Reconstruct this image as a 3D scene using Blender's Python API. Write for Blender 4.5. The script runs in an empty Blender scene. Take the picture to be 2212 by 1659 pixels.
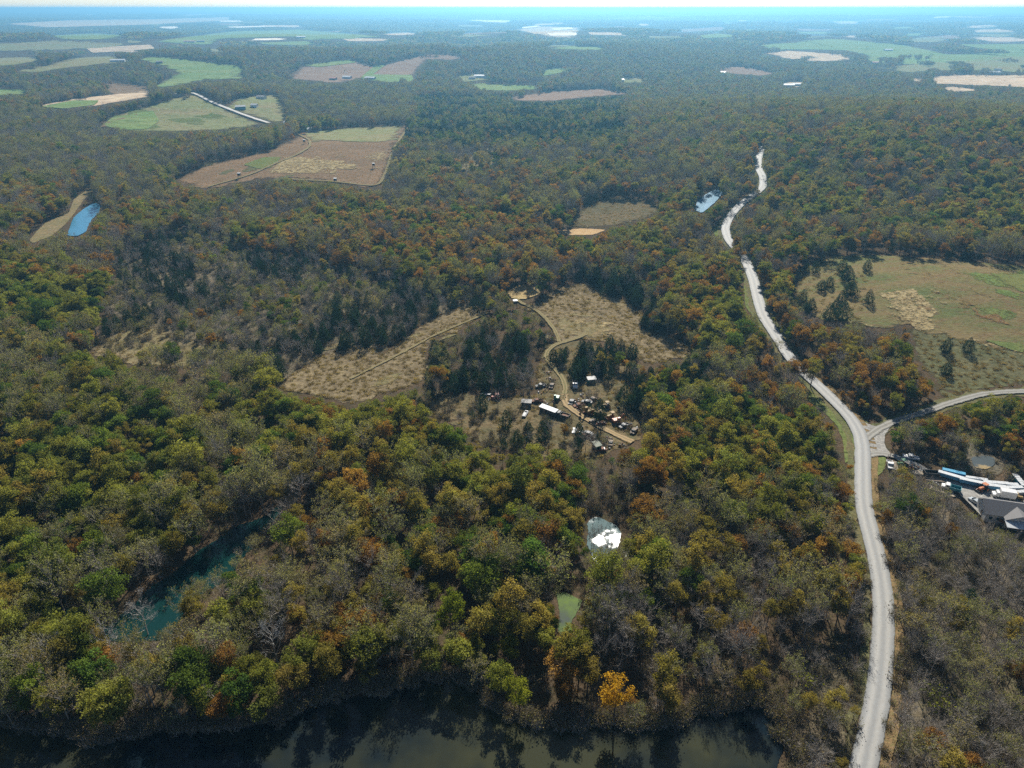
import bpy, bmesh, math, random
import numpy as np
from mathutils import Vector, Matrix
from mathutils.geometry import delaunay_2d_cdt

# ------------------------------------------------------------------ camera, sky, sun, exposure
R = math.radians
scene = bpy.context.scene
CAM_H, PITCH = 140.0, R(27.9)
PW, PH, FPX = 2212.0, 1659.0, 1533.6          # photograph measured at 2212 x 1659
SUN_EL, SUN_AZ = R(37.0), R(8.5)              # sun ahead of the camera, a little to the right

cam_d = bpy.data.cameras.new("camera")
cam = bpy.data.objects.new("camera", cam_d)
scene.collection.objects.link(cam)
cam.location = (0, 0, CAM_H)
cam.rotation_euler = (math.pi / 2 - PITCH, 0, 0)
cam_d.sensor_width = 36.0
cam_d.lens = 36.0 * FPX / PW
cam_d.clip_start, cam_d.clip_end = 0.5, 80000.0
scene.camera = cam

world = bpy.data.worlds.new("World")
scene.world = world
world.use_nodes = True
wn = world.node_tree.nodes
wl = world.node_tree.links
bg = wn["Background"]
sky = wn.new("ShaderNodeTexSky")
sky.sky_type = 'NISHITA'
sky.sun_disc = False
sky.sun_elevation = SUN_EL
sky.sun_rotation = SUN_AZ
sky.altitude = 200
sky.air_density = .6
sky.ozone_density = 1.0
sky.dust_density = .45
wl.new(sky.outputs[0], bg.inputs[0])
bg.inputs[1].default_value = 0.065

sun_d = bpy.data.lights.new("sun", 'SUN')
sun_d.energy = 5.0
sun_d.angle = R(0.53)
sun_d.color = (1.0, 0.945, 0.85)
sun = bpy.data.objects.new("sun", sun_d)
scene.collection.objects.link(sun)
sun_dir = Vector((math.sin(SUN_AZ) * math.cos(SUN_EL), math.cos(SUN_AZ) * math.cos(SUN_EL), math.sin(SUN_EL)))
sun.rotation_euler = sun_dir.to_track_quat('Z', 'Y').to_euler()
sun.location = (0, 0, 400)

vs = scene.view_settings
vs.view_transform = 'Standard'
vs.look = 'None'
vs.exposure = 0.8
vs.gamma = 1.0
cy = scene.cycles
cy.max_bounces = 6
cy.diffuse_bounces = 2
cy.glossy_bounces = 2
cy.transmission_bounces = 3
cy.volume_bounces = 0
cy.transparent_max_bounces = 8
cy.caustics_reflective = False
cy.caustics_refractive = False
cy.use_adaptive_sampling = True
cy.adaptive_threshold = 0.02
cy.use_denoising = False
cy.sample_clamp_indirect = 4.0
try:
    cy.denoiser = 'OPENIMAGEDENOISE'
    cy.denoising_input_passes = 'RGB_ALBEDO_NORMAL'
except Exception:
    pass

rng = np.random.default_rng(7)
random.seed(7)
COL = scene.collection

# ------------------------------------------------------------------ pixel <-> ground
cp, sp = math.cos(PITCH), math.sin(PITCH)


def rays(px, py):
    u = (np.asarray(px, float) - PW / 2) / FPX
    v = (PH / 2 - np.asarray(py, float)) / FPX
    d = np.stack([u, cp + v * sp, -sp + v * cp], -1)
    return d


def proj(x, y, z):
    dz = z - CAM_H
    f = y * cp - dz * sp
    up = y * sp + dz * cp
    f = np.where(f < 0.1, 0.1, f)
    return PW / 2 + FPX * x / f, PH / 2 - FPX * up / f


def flat(px, py):
    d = rays(px, py)
    t = CAM_H / np.maximum(1e-4, -d[..., 2])
    return d[..., 0] * t, d[..., 1] * t


HILLS = [  # pixel of the hill's foot on the level, height, radius across, radius along
    (2050, 640, 11, 75, 70), (1960, 400, 24, 260, 170), (1500, 290, 16, 330, 200), (400, 240, 20, 190, 150),
    (650, 345, 9, 170, 120), (2100, 330, 22, 260, 230), (150, 170, 22, 420, 260), (1000, 150, 20, 500, 300),
    (520, 150, 24, 420, 260), (1250, 130, 26, 600, 400), (100, 110, 40, 700, 400), (700, 100, 34, 700, 350),
    (1650, 105, 26, 900, 500), (1300, 90, 36, 900, 500),
]
_hx, _hy = flat(np.array([h[0] for h in HILLS], float), np.array([h[1] for h in HILLS], float))


def hgt(x, y):
    x = np.asarray(x, float)
    y = np.asarray(y, float)
    z = np.zeros(np.broadcast(x, y).shape)
    for k, (a, b, hh, sx, sy) in enumerate(HILLS):
        z = z + hh * np.exp(-(((x - _hx[k]) / sx) ** 2 + ((y - _hy[k]) / sy) ** 2))
    d = np.sqrt(x * x + y * y)
    w = np.clip((d - 650) / 1500, 0, 1)
    z = z + w * (5 + 3.0 * np.sin(x / 210 + 1.3) * np.sin(y / 260 + .4) + 2.0 * np.sin(x / 97 + y / 130))
    w2 = np.clip((d - 3500) / 6000, 0, 1)
    z = z + w2 * (22 + 12 * np.sin(x / 1500 + 2.0 + y / 4100) * np.sin(y / 1300 + x / 5200) + 10 * np.sin(x / 2900 + y / 800))
    return np.maximum(z, 0.0)


_T = np.concatenate([np.linspace(60, 900, 500), np.geomspace(901, 28000, 1400)])


def ground(px, py):
    """photo pixels -> points on the terrain (first hit of the sight line)"""
    px = np.atleast_1d(np.asarray(px, float))
    py = np.atleast_1d(np.asarray(py, float))
    d = rays(px, py)
    d = d / np.linalg.norm(d, axis=1)[:, None]
    X = d[:, 0:1] * _T
    Y = d[:, 1:2] * _T
    Z = CAM_H + d[:, 2:3] * _T
    G = Z - hgt(X, Y)
    below = G < 0
    k = np.where(below.any(1), below.argmax(1), len(_T) - 1)
    k = np.maximum(k, 1)
    i = np.arange(len(px))
    g0, g1 = G[i, k - 1], G[i, k]
    f = np.clip(g0 / np.where(np.abs(g0 - g1) < 1e-9, 1e-9, g0 - g1), 0, 1)
    t = _T[k - 1] + f * (_T[k] - _T[k - 1])
    x, y = d[:, 0] * t, d[:, 1] * t
    return x, y


def gpt(px, py):
    x, y = ground([px], [py])
    return float(x[0]), float(y[0]), float(hgt(x, y)[0])


# ------------------------------------------------------------------ materials
MATS = {}


def srgb(r, g, b):
    f = lambda c: (c / 255 / 12.92) if c / 255 <= .04045 else ((c / 255 + .055) / 1.055) ** 2.4
    return (f(r), f(g), f(b), 1.0)


def new_mat(name):
    m = bpy.data.materials.new(name)
    m.use_nodes = True
    MATS[name] = m
    nt = m.node_tree
    nt.nodes.clear()
    out = nt.nodes.new("ShaderNodeOutputMaterial")
    return m, nt.nodes, nt.links, out


def mixrgb(N, L, a, b, fac, blend='MIX'):
    n = N.new("ShaderNodeMix")
    n.data_type = 'RGBA'
    n.blend_type = blend
    for sock, val in ((n.inputs[0], fac), (n.inputs[6], a), (n.inputs[7], b)):
        if isinstance(val, bpy.types.NodeSocket):
            L.new(val, sock)
        else:
            sock.default_value = val
    return n.outputs[2]


def math_n(N, L, op, a, b=None, clamp=False):
    n = N.new("ShaderNodeMath")
    n.operation = op
    n.use_clamp = clamp
    for sock, val in ((n.inputs[0], a), (n.inputs[1], b)):
        if val is None:
            continue
        if isinstance(val, bpy.types.NodeSocket):
            L.new(val, sock)
        else:
            sock.default_value = val
    return n.outputs[0]


def noise(N, L, vec, scale, detail=3, rough=.55):
    n = N.new("ShaderNodeTexNoise")
    n.inputs['Scale'].default_value = scale
    n.inputs['Detail'].default_value = detail
    n.inputs['Roughness'].default_value = rough
    L.new(vec, n.inputs['Vector'])
    return n.outputs[0]


def ramp(N, L, fac, lo, hi):
    n = N.new("ShaderNodeMapRange")
    n.inputs[1].default_value = lo
    n.inputs[2].default_value = hi
    L.new(fac, n.inputs[0])
    return n.outputs[0]


def leaf_mat(name, c1, c2, c3, trans=.45, lo=.55, hi=1.35):
    """leaf colours c1..c3 (linear); every tree has its own mix, every leaf its own value"""
    m, N, L, out = new_mat(name)
    oi = N.new("ShaderNodeObjectInfo")
    at = N.new("ShaderNodeAttribute")
    at.attribute_name = "v"
    f1 = math_n(N, L, 'ADD', math_n(N, L, 'MULTIPLY', oi.outputs['Random'], .75), math_n(N, L, 'MULTIPLY', at.outputs['Fac'], .25))
    a = mixrgb(N, L, (*c1, 1), (*c2, 1), ramp(N, L, f1, .1, .55))
    a = mixrgb(N, L, a, (*c3, 1), ramp(N, L, f1, .55, .95))
    r2 = math_n(N, L, 'FRACT', math_n(N, L, 'MULTIPLY', oi.outputs['Random'], 17.3))
    mv = N.new("ShaderNodeMapRange")
    mv.inputs[3].default_value = lo
    mv.inputs[4].default_value = hi
    L.new(at.outputs['Fac'], mv.inputs[0])
    mo = N.new("ShaderNodeMapRange")
    mo.inputs[3].default_value = .75
    mo.inputs[4].default_value = 1.3
    L.new(r2, mo.inputs[0])
    hs = N.new("ShaderNodeHueSaturation")
    L.new(a, hs.inputs['Color'])
    L.new(math_n(N, L, 'MULTIPLY', mv.outputs[0], mo.outputs[0]), hs.inputs['Value'])
    d = N.new("ShaderNodeBsdfDiffuse")
    t = N.new("ShaderNodeBsdfTranslucent")
    L.new(hs.outputs[0], d.inputs[0])
    tc = mixrgb(N, L, hs.outputs[0], (1.15, 1.12, .5, 1), 1.0, 'MULTIPLY')
    L.new(tc, t.inputs[0])
    mx = N.new("ShaderNodeMixShader")
    mx.inputs[0].default_value = trans
    L.new(d.outputs[0], mx.inputs[1])
    L.new(t.outputs[0], mx.inputs[2])
    L.new(mx.outputs[0], out.inputs[0])
    return m


def bark_mat(name, c1, c2):
    m, N, L, out = new_mat(name)
    oi = N.new("ShaderNodeObjectInfo")
    at = N.new("ShaderNodeAttribute")
    at.attribute_name = "v"
    c = mixrgb(N, L, (*c1, 1), (*c2, 1), math_n(N, L, 'MULTIPLY', math_n(N, L, 'ADD', oi.outputs['Random'], at.outputs['Fac']), .5))
    d = N.new("ShaderNodeBsdfDiffuse")
    L.new(c, d.inputs[0])
    L.new(d.outputs[0], out.inputs[0])
    return m


def ground_mat(name, cols, scale=.02, fine=.6, bump=.0, streak=None, big=.0, seed=0.0, ragged=.12):
    """three tones blended by large, middle and fine noise on world position"""
    m, N, L, out = new_mat(name)
    g = N.new("ShaderNodeNewGeometry")
    mp = N.new("ShaderNodeMapping")
    mp.inputs['Location'].default_value = (seed * 131.7, seed * 57.3, 0)
    L.new(g.outputs['Position'], mp.inputs[0])
    vec = mp.outputs[0]
    if streak:
        mp.inputs['Rotation'].default_value = (0, 0, streak[0])
        mp.inputs['Scale'].default_value = (1, streak[1], 1)
    n1 = noise(N, L, vec, scale, 4, .6)
    n2 = noise(N, L, vec, scale * 6, 4, .65)
    n3 = noise(N, L, vec, fine, 3, .7)
    a = mixrgb(N, L, cols[0], cols[1], ramp(N, L, n1, .38, .62))
    a = mixrgb(N, L, a, cols[2], ramp(N, L, n2, .48, .68))
    hs = N.new("ShaderNodeHueSaturation")
    L.new(a, hs.inputs['Color'])
    mv = N.new("ShaderNodeMapRange")
    mv.inputs[1].default_value = .25
    mv.inputs[2].default_value = .75
    mv.inputs[3].default_value = .6
    mv.inputs[4].default_value = 1.4
    L.new(n3, mv.inputs[0])
    L.new(mv.outputs[0], hs.inputs['Value'])
    d = N.new("ShaderNodeBsdfDiffuse")
    L.new(hs.outputs[0], d.inputs[0])
    if bump:
        b = N.new("ShaderNodeBump")
        b.inputs['Strength'].default_value = 1.0
        b.inputs['Distance'].default_value = bump
        L.new(n3, b.inputs['Height'])
        L.new(b.outputs[0], d.inputs['Normal'])
    if ragged is False:
        L.new(d.outputs[0], out.inputs[0])
        return m
    # the sheet frays out along its edge
    at = N.new("ShaderNodeAttribute")
    at.attribute_name = "edge"
    cov = math_n(N, L, 'ADD', at.outputs['Fac'], math_n(N, L, 'MULTIPLY', math_n(N, L, 'SUBTRACT', n2, .5), 1.6))
    cov = math_n(N, L, 'ADD', cov, math_n(N, L, 'MULTIPLY', math_n(N, L, 'SUBTRACT', n3, .5), .9))
    tp = N.new("ShaderNodeBsdfTransparent")
    mx = N.new("ShaderNodeMixShader")
    L.new(ramp(N, L, cov, ragged, ragged + .38), mx.inputs[0])
    L.new(tp.outputs[0], mx.inputs[1])
    L.new(d.outputs[0], mx.inputs[2])
    L.new(mx.outputs[0], out.inputs[0])
    return m


def water_mat(name, base, film=None, film_amt=(.5, .6), rough=.06, bump=.0, bscale=.5, fscale=.03, frough=.4, spec=.5):
    m, N, L, out = new_mat(name)
    g = N.new("ShaderNodeNewGeometry")
    p = N.new("ShaderNodeBsdfPrincipled")
    p.inputs['IOR'].default_value = 1.33
    p.inputs['Specular IOR Level'].default_value = spec
    p.inputs['Roughness'].default_value = rough
    p.inputs['Base Color'].default_value = (*base, 1)
    if film:
        n = noise(N, L, g.outputs['Position'], fscale, 5, .6)
        f = ramp(N, L, n, *film_amt)
        L.new(mixrgb(N, L, (*base, 1), (*film, 1), f), p.inputs['Base Color'])
        mr = N.new("ShaderNodeMapRange")
        mr.inputs[3].default_value = rough
        mr.inputs[4].default_value = frough
        L.new(f, mr.inputs[0])
        L.new(mr.outputs[0], p.inputs['Roughness'])
    if bump:
        b = N.new("ShaderNodeBump")
        b.inputs['Strength'].default_value = 1.0
        b.inputs['Distance'].default_value = bump
        L.new(noise(N, L, g.outputs['Position'], bscale, 4, .6), b.inputs['Height'])
        L.new(b.outputs[0], p.inputs['Normal'])
    L.new(p.outputs[0], out.inputs[0])
    return m


def paint(name, c, rough=.5, metal=0.0, dirt=.25):
    if name in MATS:
        return MATS[name]
    m, N, L, out = new_mat(name)
    g = N.new("ShaderNodeNewGeometry")
    n = noise(N, L, g.outputs['Position'], 1.7, 5, .65)
    p = N.new("ShaderNodeBsdfPrincipled")
    L.new(mixrgb(N, L, (*c, 1), (c[0] * .55 + .02, c[1] * .5 + .015, c[2] * .42 + .01, 1), math_n(N, L, 'MULTIPLY', ramp(N, L, n, .42, .75), dirt * 2, True)), p.inputs['Base Color'])
    p.inputs['Roughness'].default_value = rough
    p.inputs['Metallic'].default_value = metal
    L.new(p.outputs[0], out.inputs[0])
    return m


L_OLIVE = leaf_mat("leaf_olive", (.19, .21, .045), (.245, .24, .055), (.16, .20, .055))
L_GREEN = leaf_mat("leaf_green", (.08, .145, .035), (.115, .165, .035), (.15, .19, .035))
L_RUST = leaf_mat("leaf_rust", (.29, .15, .045), (.31, .185, .05), (.22, .115, .05))
L_GOLD = leaf_mat("leaf_gold", (.245, .215, .055), (.29, .225, .065), (.21, .205, .055))
L_THIN = leaf_mat("leaf_thinning", (.245, .23, .12), (.225, .24, .09), (.275, .215, .12))
L_CEDAR = leaf_mat("leaf_cedar", (.018, .046, .024), (.028, .06, .028), (.034, .058, .026), trans=.15)
L_BRUSH = leaf_mat("leaf_brush", (.15, .11, .05), (.12, .12, .04), (.2, .13, .06), trans=.3)
L_LIME = leaf_mat("leaf_lime", (.17, .22, .03), (.2, .22, .03), (.22, .22, .03))
L_YELLOW = leaf_mat("leaf_yellow", (.45, .26, .03), (.5, .3, .03), (.5, .27, .03))
B_BROWN = bark_mat("bark_brown", (.075, .06, .048), (.13, .11, .09))
B_GREY = bark_mat("bark_grey", (.26, .23, .195), (.38, .34, .29))
B_PALE = bark_mat("bark_pale", (.36, .345, .32), (.48, .46, .42))
GRASS_TUFT = leaf_mat("tuft_tan", (.24, .18, .10), (.30, .235, .125), (.19, .14, .08), trans=.35)

FLOOR = ground_mat("forest_floor", [(.075, .055, .034, 1), (.10, .07, .043, 1), (.055, .052, .028, 1)], .02, .9, .3, ragged=False)
TAN = ground_mat("dry_field", [(.185, .145, .085, 1), (.15, .118, .07, 1), (.225, .178, .10, 1)], .03, .55, .5)
TAN2 = ground_mat("dry_field_olive", [(.19, .155, .085, 1), (.165, .145, .07, 1), (.22, .165, .09, 1)], .03, .6, .4)
STRAW = ground_mat("straw", [(.30, .235, .12, 1), (.26, .2, .105, 1), (.36, .29, .15, 1)], .05, .8, .4, ragged=.68)
STRAW_FULL = ground_mat("straw_full", [(.36, .27, .13, 1), (.31, .23, .11, 1), (.42, .33, .17, 1)], .05, .8, .4)
BROWN = ground_mat("brown_weeds", [(.17, .115, .068, 1), (.21, .14, .08, 1), (.14, .105, .06, 1)], .03, .5, .3)
SCRUB = ground_mat("scrub_ground", [(.12, .10, .055, 1), (.16, .12, .065, 1), (.10, .095, .05, 1)], .04, .8, .4)
MEADOW = ground_mat("meadow_grass", [(.115, .13, .05, 1), (.19, .145, .07, 1), (.165, .115, .06, 1)], .022, .45, .2, (R(-25), 2.6))
MEADOW_G = ground_mat("fresh_grass", [(.12, .165, .05, 1), (.15, .16, .055, 1), (.11, .14, .045, 1)], .05, .5, .1, ragged=.45)
RED_WEED = ground_mat("russet_weeds", [(.20, .11, .055, 1), (.19, .13, .055, 1), (.17, .14, .055, 1)], .06, .5, .2, ragged=.7)
MEADOW_LOW = ground_mat("rough_meadow", [(.10, .105, .05, 1), (.13, .115, .06, 1), (.09, .09, .045, 1)], .03, .5, .5)
GREEN = ground_mat("green_pasture", [(.15, .22, .075, 1), (.20, .235, .09, 1), (.13, .19, .06, 1)], .006, .06, 0, (R(15), 3.0))
GREEN_DULL = ground_mat("dull_pasture", [(.19, .20, .09, 1), (.22, .19, .10, 1), (.16, .18, .075, 1)], .008, .12, 0, (R(20), 2.0))
GREEN_BRIGHT = ground_mat("green_grass", [(.12, .155, .05, 1), (.15, .155, .055, 1), (.11, .13, .045, 1)], .05, .8, .15)
PALE = ground_mat("pale_stubble", [(.48, .36, .24, 1), (.42, .32, .22, 1), (.52, .42, .28, 1)], .004, .05)
PALE_W = ground_mat("bare_pale_soil", [(.75, .66, .52, 1), (.7, .62, .5, 1), (.78, .7, .58, 1)], .004, .05)
PLOUGH = ground_mat("harvested_field", [(.22, .15, .105, 1), (.26, .18, .12, 1), (.2, .13, .09, 1)], .004, .08, 0, (R(60), 6.0))
DIRT = ground_mat("dirt_track", [(.46, .31, .16, 1), (.38, .25, .13, 1), (.52, .38, .2, 1)], .15, 1.2, .1, ragged=False)
GRASSTRACK = ground_mat("grass_track", [(.34, .28, .12, 1), (.24, .24, .09, 1), (.42, .33, .16, 1)], .12, 1.0, .1, ragged=False)
GRAVEL = ground_mat("gravel", [(.27, .26, .24, 1), (.32, .305, .275, 1), (.23, .225, .21, 1)], .12, 1.6, .03)
VERGE_M = ground_mat("rough_verge", [(.12, .125, .055, 1), (.15, .125, .065, 1), (.10, .10, .05, 1)], .1, .9, .2, ragged=False)
LEAFY = ground_mat("leaf_strewn_verge", [(.22, .15, .075, 1), (.19, .13, .065, 1), (.15, .135, .06, 1)], .25, 1.6, .2, ragged=False)
CLAY = ground_mat("wet_clay", [(.13, .115, .085, 1), (.11, .105, .085, 1), (.16, .13, .08, 1)], .15, 1.0, .1, ragged=.5)

W_LAKE = water_mat("lake_water", (.006, .012, .017), (.036, .038, .02), (.40, .52), .05, .003, .8, .016, frough=.12, spec=.3)
W_RIVER = water_mat("river_water", (.005, .03, .028), None, (.5, .6), .08, .006, .8, spec=.35)
W_GLINT = water_mat("rippled_pond_water", (.03, .08, .09), (.035, .085, .09), (.40, .54), .10, .003, 1.8, .12, frough=.7)
W_ALGAE = water_mat("algae_pond_water", (.015, .03, .022), (.12, .18, .035), (.40, .58), .5, .02, 1.0, .07, frough=.7, spec=.12)
W_POND = water_mat("pond_water", (.05, .19, .30), None, (.5, .6), .16, .03, 1.0)  # blue base colour stands in for sky reflected on the far ponds


# ------------------------------------------------------------------ mesh helpers
def mesh_np(name, verts, faces, mats, mat_idx=None, v=None, smooth=False):
    """faces: list of (n,k) int arrays"""
    me = bpy.data.meshes.new(name)
    verts = np.asarray(verts, np.float32)
    tot = np.concatenate([f.ravel() for f in faces]).astype(np.int32)
    ln = np.concatenate([np.full(len(f), f.shape[1]) for f in faces]).astype(np.int32)
    me.vertices.add(len(verts))
    me.vertices.foreach_set("co", verts.ravel())
    me.loops.add(len(tot))
    me.loops.foreach_set("vertex_index", tot)
    me.polygons.add(len(ln))
    st = np.concatenate([[0], np.cumsum(ln)[:-1]]).astype(np.int32)
    me.polygons.foreach_set("loop_start", st)
    me.polygons.foreach_set("loop_total", ln)
    for m in mats:
        me.materials.append(m)
    if mat_idx is not None:
        me.polygons.foreach_set("material_index", np.asarray(mat_idx, np.int32))
    if smooth:
        me.polygons.foreach_set("use_smooth", np.ones(len(ln), bool))
    me.update(calc_edges=True)
    if v is not None:
        a = me.attributes.new("v", 'FLOAT', 'FACE')
        a.data.foreach_set("value", np.asarray(v, np.float32))
    return me


def link(name, me, parent=None, kind=None, label=None, cat=None, group=None):
    o = bpy.data.objects.new(name, me)
    COL.objects.link(o)
    if parent:
        o.parent = parent
    if kind:
        o["kind"] = kind
    if label:
        o["label"] = label
    if cat:
        o["category"] = cat
    if group:
        o["group"] = group
    return o


def inside(poly, x, y):
    poly = np.asarray(poly, float)
    res = np.zeros(np.shape(x), bool)
    n = len(poly)
    j = n - 1
    for i in range(n):
        xi, yi = poly[i]
        xj, yj = poly[j]
        if yi != yj:
            c = ((yi > y) != (yj > y)) & (x < (xj - xi) * (y - yi) / (yj - yi) + xi)
            res ^= c
        j = i
    return res


def drape(name, ppoly, mat, layer, kind="structure", jitter=.5, world=None):
    """a sheet that follows the terrain inside an outline read off the photograph"""
    if world is None:
        pp = np.array(ppoly, float)
        seg = []
        for i in range(len(pp)):
            a, b = pp[i], pp[(i + 1) % len(pp)]
            n = max(1, int(np.hypot(*(b - a)) / (2.5 if .5 * (a[1] + b[1]) < 320 else 4)))
            for k in range(n):
                seg.append(a + (b - a) * k / n)
        seg = np.array(seg)
        # rounded, uneven edge
        for _ in range(2):
            seg = .5 * seg + .25 * (np.roll(seg, 1, 0) + np.roll(seg, -1, 0))
        seg = seg + rng.normal(0, jitter * (.35 if pp[:, 1].mean() < 320 else 1), seg.shape) * np.array([1.0, .5])
        gx, gy = ground(seg[:, 0], seg[:, 1])
    else:
        w = np.array(world, float)
        gx, gy = w[:, 0], w[:, 1]
    out = np.stack([gx, gy], 1)
    lo, hi = out.min(0), out.max(0)
    d = max(60, np.hypot(*(out.mean(0))))
    s = max(3.0, d * .02, (hi - lo).max() / 90)
    xs = np.arange(lo[0], hi[0], s)
    ys = np.arange(lo[1], hi[1], s)
    X, Y = np.meshgrid(xs, ys)
    ins = inside(out, X.ravel(), Y.ravel())
    pin = np.stack([X.ravel()[ins], Y.ravel()[ins]], 1) + rng.normal(0, s * .08, (int(ins.sum()), 2))
    pts = [Vector(p) for p in out] + [Vector(p) for p in pin]
    n = len(out)
    nin = len(pin)
    r = delaunay_2d_cdt(pts, [], [list(range(n))], 1, 1e-4)
    v2 = np.array([(p.x, p.y) for p in r[0]])
    if not len(r[2]):
        return None
    dd = np.hypot(v2[:, 0], v2[:, 1])
    z = hgt(v2[:, 0], v2[:, 1]) + layer * .09 * (1 + dd / 260)
    f = np.array([t for t in r[2] if len(t) == 3], int)
    me = mesh_np(name, np.c_[v2, z], [f], [mat], smooth=True)
    on_edge = np.array([any(q < n for q in o_) for o_ in r[3]])
    ev = np.where(on_edge, 0.0 if nin > 12 else .68, 1.0)
    a = me.attributes.new("edge", 'FLOAT', 'POINT')
    a.data.foreach_set("value", ev.astype(np.float32))
    # face up
    if me.polygons[0].normal.z < 0:
        me.flip_normals()
    o = link(name, me, kind=kind)
    return o


def smooth_line(pts, step):
    p = np.array(pts, float)
    t = np.concatenate([[0], np.cumsum(np.hypot(*np.diff(p, axis=0).T))])
    n = max(3, int(t[-1] / step))
    tt = np.linspace(0, t[-1], n)
    q = np.stack([np.interp(tt, t, p[:, 0]), np.interp(tt, t, p[:, 1])], 1)
    for _ in range(6):
        q[1:-1] = .5 * q[1:-1] + .25 * (q[:-2] + q[2:])
    return q


def line_world(ppts, step=3.0):
    pp = np.array(ppts, float)
    gx, gy = ground(pp[:, 0], pp[:, 1])
    return smooth_line(np.stack([gx, gy], 1), step)


def ribbon(name, q, half, mat, layer, off=0.0, edge=.12, crown=.0, kind="structure"):
    """strip of width 2*half along the line q (world), five points across, uneven edges"""
    t = np.gradient(q, axis=0)
    t /= np.linalg.norm(t, axis=1)[:, None] + 1e-9
    nrm = np.stack([t[:, 1], -t[:, 0]], 1)
    n = len(q)
    hw = half if np.ndim(half) else np.full(n, half)
    us = np.array([-1, -.5, 0, .5, 1.0])
    V, UV = [], []
    jl = rng.normal(0, edge, n)
    jr = rng.normal(0, edge, n)
    for k, u in enumerate(us):
        e = jl if k == 0 else (jr if k == 4 else 0)
        P = q + nrm * (off + u * hw + e)[:, None]
        dd = np.hypot(P[:, 0], P[:, 1])
        z = hgt(P[:, 0], P[:, 1]) + layer * .09 * (1 + dd / 260) + crown * (1 - u * u)
        V.append(np.c_[P, z])
    V = np.stack(V, 1).reshape(-1, 3)
    i = np.arange(n - 1)[:, None] * 5 + np.arange(4)[None, :]
    i = i.ravel()
    f = np.stack([i, i + 1, i + 6, i + 5], 1)
    me = mesh_np(name, V, [f], [mat], smooth=True)
    if me.polygons[0].normal.z < 0:
        me.flip_normals()
    uv = me.uv_layers.new(name="UVMap")
    L = np.concatenate([[0], np.cumsum(np.hypot(*np.diff(q, axis=0).T))])
    uvv = np.stack([np.tile((us + 1) / 2, n), np.repeat(L, 5)], 1)
    li = np.empty(len(me.loops), np.int32)
    me.loops.foreach_get("vertex_index", li)
    uv.data.foreach_set("uv", uvv[li].astype(np.float32).ravel())
    return link(name, me, kind=kind)


def road_mat(name, tread, mid, edge):
    m, N, L, out = new_mat(name)
    uv = N.new("ShaderNodeUVMap")
    uv.uv_map = "UVMap"
    s = N.new("ShaderNodeSeparateXYZ")
    L.new(uv.outputs[0], s.inputs[0])
    g = N.new("ShaderNodeNewGeometry")
    n1 = noise(N, L, g.outputs['Position'], .25, 4, .6)
    n2 = noise(N, L, g.outputs['Position'], 1.3, 4, .7)
    u = math_n(N, L, 'ADD', s.outputs[0], math_n(N, L, 'MULTIPLY', math_n(N, L, 'SUBTRACT', n1, .5), .12))
    c = math_n(N, L, 'ABSOLUTE', math_n(N, L, 'SUBTRACT', u, .5))          # 0 centre .. .5 edge
    tr = math_n(N, L, 'ABSOLUTE', math_n(N, L, 'SUBTRACT', c, .2))         # 0 in the wheel tracks
    k = ramp(N, L, tr, .16, .03)
    col = mixrgb(N, L, mid, tread, k)
    col = mixrgb(N, L, col, edge, ramp(N, L, c, .36, .5))
    hs = N.new("ShaderNodeHueSaturation")
    L.new(col, hs.inputs['Color'])
    mv = N.new("ShaderNodeMapRange")
    mv.inputs[1].default_value = .3
    mv.inputs[2].default_value = .7
    mv.inputs[3].default_value = .9
    mv.inputs[4].default_value = 1.08
    L.new(n2, mv.inputs[0])
    L.new(mv.outputs[0], hs.inputs['Value'])
    d = N.new("ShaderNodeBsdfPrincipled")
    d.inputs['Roughness'].default_value = .75
    L.new(hs.outputs[0], d.inputs['Base Color'])
    tp = N.new("ShaderNodeBsdfTransparent")
    mx = N.new("ShaderNodeMixShader")
    L.new(ramp(N, L, math_n(N, L, 'ADD', c, math_n(N, L, 'MULTIPLY', math_n(N, L, 'SUBTRACT', n2, .5), .08)), .5, .45), mx.inputs[0])
    L.new(tp.outputs[0], mx.inputs[1])
    L.new(d.outputs[0], mx.inputs[2])
    L.new(mx.outputs[0], out.inputs[0])
    return m


def track_mat(name, rut, mid):
    m, N, L, out = new_mat(name)
    uv = N.new("ShaderNodeUVMap")
    uv.uv_map = "UVMap"
    s_ = N.new("ShaderNodeSeparateXYZ")
    L.new(uv.outputs[0], s_.inputs[0])
    g = N.new("ShaderNodeNewGeometry")
    n1 = noise(N, L, g.outputs['Position'], .35, 4, .65)
    n2 = noise(N, L, g.outputs['Position'], 1.6, 4, .7)
    u = math_n(N, L, 'ADD', s_.outputs[0], math_n(N, L, 'MULTIPLY', math_n(N, L, 'SUBTRACT', n1, .5), .3))
    c = math_n(N, L, 'ABSOLUTE', math_n(N, L, 'SUBTRACT', u, .5))
    tr = math_n(N, L, 'ABSOLUTE', math_n(N, L, 'SUBTRACT', c, .22))
    col = mixrgb(N, L, mid, rut, ramp(N, L, math_n(N, L, 'ADD', tr, math_n(N, L, 'MULTIPLY', math_n(N, L, 'SUBTRACT', n2, .5), .2)), .15, .04))
    d = N.new("ShaderNodeBsdfDiffuse")
    L.new(col, d.inputs[0])
    tp = N.new("ShaderNodeBsdfTransparent")
    mx = N.new("ShaderNodeMixShader")
    L.new(ramp(N, L, math_n(N, L, 'ADD', c, math_n(N, L, 'MULTIPLY', math_n(N, L, 'SUBTRACT', n2, .5), .45)), .46, .34), mx.inputs[0])
    L.new(tp.outputs[0], mx.inputs[1])
    L.new(d.outputs[0], mx.inputs[2])
    L.new(mx.outputs[0], out.inputs[0])
    return m


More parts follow.
